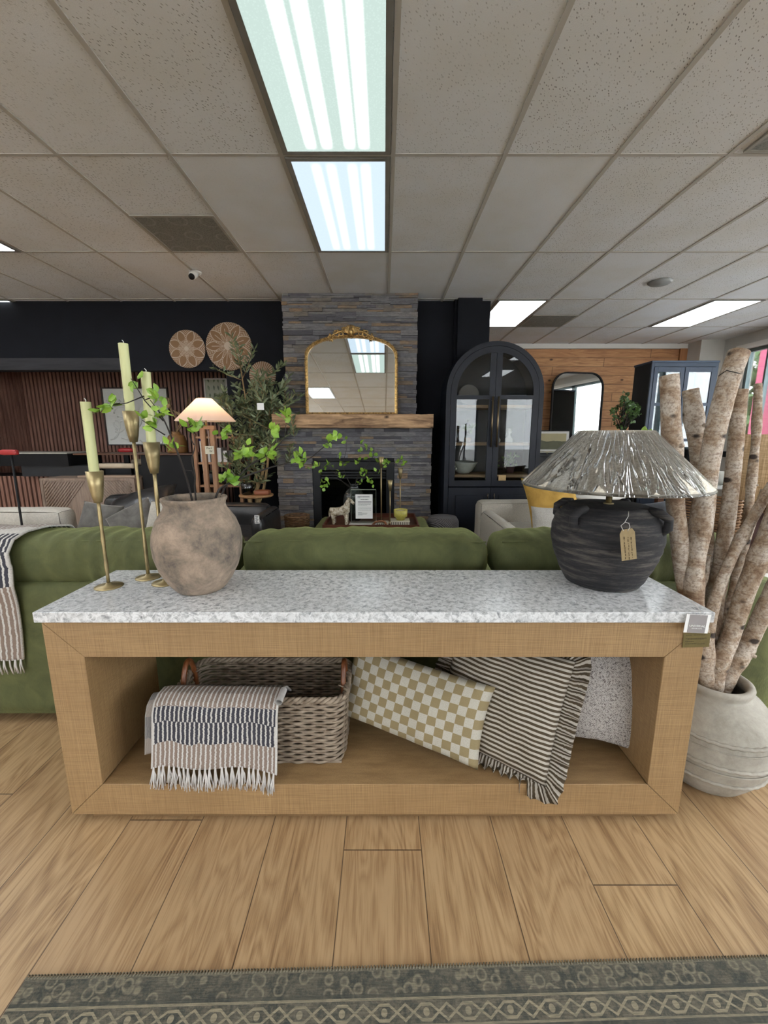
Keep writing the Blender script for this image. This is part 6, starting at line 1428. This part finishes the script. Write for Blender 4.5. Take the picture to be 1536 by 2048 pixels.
# cream loveseat with cushions
lv_ = thing('cream_loveseat', 'cream upholstered loveseat with low back, right of the arched cabinet', 'sofa', (1.7, 3.7, 0))
WB(rbox(B(), (.93, 3.95, .10), (1.92, 4.18, .645), .05, 3, None, .008), 'backrest', CREAM, lv_); WB(rbox(B(), (.93, 3.15, .10), (1.06, 3.95, .575), .05, 3, None, .008), 'arm', CREAM, lv_)
WB(rbox(B(), (1.07, 3.12, .10), (1.92, 3.95, .46), .05, 3, None, .012), 'seat', CREAM, lv_)
for sx in (1.0, 1.86):
    for sy in (3.2, 4.1): WB(B().box((sx-.02, sy-.02, 0), (sx+.02, sy+.02, .10)), 'leg', PW, lv_)
OCH = velvet('ochre_velvet', (.30,.17,.03,1), (.50,.30,.06,1))
pil('ochre_cushion', 'ochre yellow velvet cushion leaning on the cream loveseat', (1060,962,3.86), (1160,950,3.86), (1150,1048,3.60), (1048,1050,3.60), .16, OCH, seed=12)
pil('pale_cushion', 'pale grey woven cushion in front of the ochre one', (1066,1014,3.38), (1122,1016,3.38), (1120,1078,3.28), (1062,1075,3.28), .12, plain('pale_weave', srgb(196,192,184), .95, var=.2, scale=200.), seed=13)
pil('charcoal_cushion', 'upper charcoal velvet cushion right of the jug lamp', (1270,1010,3.55), (1345,1002,3.55), (1350,1062,3.4), (1275,1070,3.4), .14, CH, seed=14)
pil('charcoal_cushion', 'lower charcoal velvet cushion nearest the jug lamp', (1262,1032,3.35), (1322,1030,3.35), (1325,1090,3.2), (1262,1090,3.2), .14, CH, seed=15)
dc = thing('charcoal_chair', 'low charcoal lounge chair carrying the dark cushions', 'armchair', (2.25, 3.3, 0))
# dining table with woven chairs
dt = thing('dining_table', 'pale dining table behind the woven chairs at right', 'table', (3.75, 4.75, 0)); B().box((-.9,-.42,.725),(.9,.42,.755)).build('tabletop', plain('pale_top', srgb(206,208,206), .3), dt)
for sx in (-.8,.8):
    for sy in (-.35,.35): B().box((sx-.03,sy-.03,0),(sx+.03,sy+.03,.725)).build('leg', WALNUT, dt)
def wovenchair(x, y, rz, label):
    t_ = thing('woven_chair', label, 'chair', (x, y, 0), rz, 'woven chairs at the dining table')
    s_ = B(); q = random.Random(int(x*10))
    for i in range(16):
        z = .36 + .38*i/15
        s_.tube([(-.24*cos(pi*k/26)*1.0, -.24+.46*abs(cos(pi*k/26))**1.5 - .22 + .010*cos(pi*(k+i)), z) for k in range(27)], .011, 5, False)
    s_.build('woven_back', TANWICKER, t_); rbox(B(), (-.24,-.24,.36), (.24,.22,.44), .03).build('seat', wicker_mat('seat_weave', srgb(96,70,46), srgb(140,108,76), srgb(110,84,58)), t_)
    for sx in (-.2,.2):
        for sy in (-.2,.18): B().tube([(sx,sy,.36),(sx*1.1,sy*1.1,0)], [.016,.012], 8).build('leg', WALNUT, t_)
wovenchair(3.08, 4.0, 0, 'tan woven rope dining chair left of the others'); wovenchair(3.62, 3.95, 0, 'tan woven rope dining chair behind the tallest birch branch'); wovenchair(4.2, 3.95, 0, 'tan woven rope dining chair nearest the window')
for x, y, lab in ((2.98, 4.6, 'white bowl at the left end of the dining table'),): lobj('white_bowl', lab, 'bowl', (x, y, .7555), [(0,0),(.06,0),(.09,.02),(.14,.09),(.135,.09),(.08,.025),(0,.015)], CERW)
lobj('white_pumpkin_vase', 'round white vase with greenery on the dining table by the window', 'vase', (3.70, 4.55, .7555), [(0,0),(.06,0),(.11,.04),(.115,.09),(.08,.13),(.03,.14),(0,.14)], CERW, jit=lambda a, z: 1+.04*cos(a*8))
# white ceramic things seen under the jug lamp shade: a coffee table with vessels
ct_ = thing('white_coffee_table', 'white round table carrying pale ceramics behind the jug lamp', 'table', (2.35, 4.75, 0)); B().lathe([(0,.60),(.38,.60),(.39,.61),(.39,.63),(0,.635)], n=40).build('tabletop', WHITE, ct_); B().lathe([(.0,0),(.2,0),(.05,.05),(.05,.6),(0,.6)], n=24).build('pedestal', WHITE, ct_)
lobj('ceramic_jug', 'white ceramic jug under the plastic wrapped lamp shade', 'jug', (2.50, 4.62, .636), [(0,0),(.07,0),(.10,.05),(.09,.12),(.05,.16),(.055,.19),(.04,.19),(0,.17)], CERW)
lobj('ceramic_canister', 'pale grey canister beside the white ceramic jug', 'canister', (2.68, 4.80, .636), [(0,0),(.07,0),(.07,.19),(.06,.21),(0,.21)], plain('pale_grey_glaze', srgb(190,190,188), .5))
lobj('ceramic_bowl', 'white shallow bowl left of the ceramic jug', 'bowl', (2.22, 4.60, .636), [(0,0),(.06,0),(.14,.07),(.13,.07),(.05,.015),(0,.01)], CERW)
# burlap drum lamp, right edge
bl_ = thing('burlap_lamp', 'table lamp with wide burlap drum shade at the right edge', 'table lamp', (2.52, 2.62, .50))
t = NT('burlap'); v = t.co(); ang = t.m_('ARCTAN2', t.xyz(v)[1], t.xyz(v)[0]); h1 = t.noise(t.vec(t.m_('MULTIPLY', ang, 4.), 0., t.m_('MULTIPLY', t.xyz(v)[2], 170.)), 1., 2.); h2 = t.noise(t.vec(t.m_('MULTIPLY', ang, 50.), 0., t.m_('MULTIPLY', t.xyz(v)[2], 6.)), 1., 2.)
BUR = t.bsdf(t.ramp(t.m_('ADD', t.m_('MULTIPLY', h1, .5), t.m_('MULTIPLY', h2, .5)), [(.38, srgb(176,140,100,1)), (.6, srgb(226,196,156,1))]), .9)
B().lathe([(.275,.385),(.275,.79),(.270,.79),(.270,.385)], n=64).build('lamp_shade', BUR, bl_)
B().lathe([(0,0),(.09,0),(.14,.06),(.16,.15),(.13,.24),(.05,.29),(.03,.31),(.0,.31)], n=32).build('base', plain('mauve_glaze', srgb(120,92,90), .4), bl_); B().tube([(0,0,.3),(0,0,.5)], .01, 8).build('stem', BRASS, bl_)
et = thing('oak_end_table', 'pale oak end table beside the sofa at the right edge', 'side table', (2.3, 2.45, 0))
WB(B().box((1.98, 2.20, .455), (2.9, 2.95, .495)), 'tabletop', LIGHTOAK, et, bevel=.004)
for sx in (2.02, 2.86):
    for sy in (2.24, 2.9): WB(B().box((sx-.03, sy-.03, 0), (sx+.03, sy+.03, .455)), 'leg', LIGHTOAK, et)
wsd = thing('white_topped_side_table', 'small side table with white marble top glimpsed between birch branches', 'side table', (2.02, 1.92, 0))
WB(B().box((1.80, 1.74, .535), (2.3, 2.12, .56)), 'tabletop', WHITE, wsd)
LG = wood('whitewashed_oak', srgb(176,150,120), srgb(206,182,152), 'z')
for sx in (1.835, 2.26):
    for sy in (1.77, 2.08): WB(B().box((sx-.03, sy-.03, 0), (sx+.03, sy+.03, .535)), 'leg', LG, wsd)
WB(B().box((1.865, 1.76, .30), (2.23, 1.78, .345)), 'stretcher', LG, wsd)
bpy.data.objects.remove(dc)
# a low charcoal chair under the dark cushions
dc = thing('charcoal_chair', 'low charcoal lounge chair carrying the dark cushions', 'armchair', (2.3, 3.4, 0))
WB(rbox(B(), (1.97, 3.05, .12), (2.66, 3.55, .42), .06, 3, None, .01), 'seat', CH, dc); WB(rbox(B(), (1.97, 3.52, .2), (2.66, 3.66, .58), .06, 3, None, .01), 'backrest', CH, dc)
for sx in (2.02, 2.6):
    for sy in (3.1, 3.6): WB(B().box((sx-.02, sy-.02, 0), (sx+.02, sy+.02, .13)), 'leg', WALNUT, dc)
# bright leaf sprig right of the jug lamp shade
spg = thing('leafy_sprig', 'bright green leaf sprig between the lamp shade and birch branches', 'branch', P(1330, 960, 1.75)); m_ = B(); q = random.Random(3)
for p in PP((1286,868,1.72),(1300,872,1.72),(1306,880,1.72),(1318,892,1.72),(1298,866,1.72)): cluster(m_, p, 5, .032, .024, .3, q)
WB(m_, 'leaves', LEAF, spg); WB(B().tube([Vector((1.42,1.52,.30))] + PP((1345,1100,1.60),(1340,1000,1.66),(1320,900,1.70),(1300,872,1.72)), .0025, 6), 'stem', TWIG, spg)
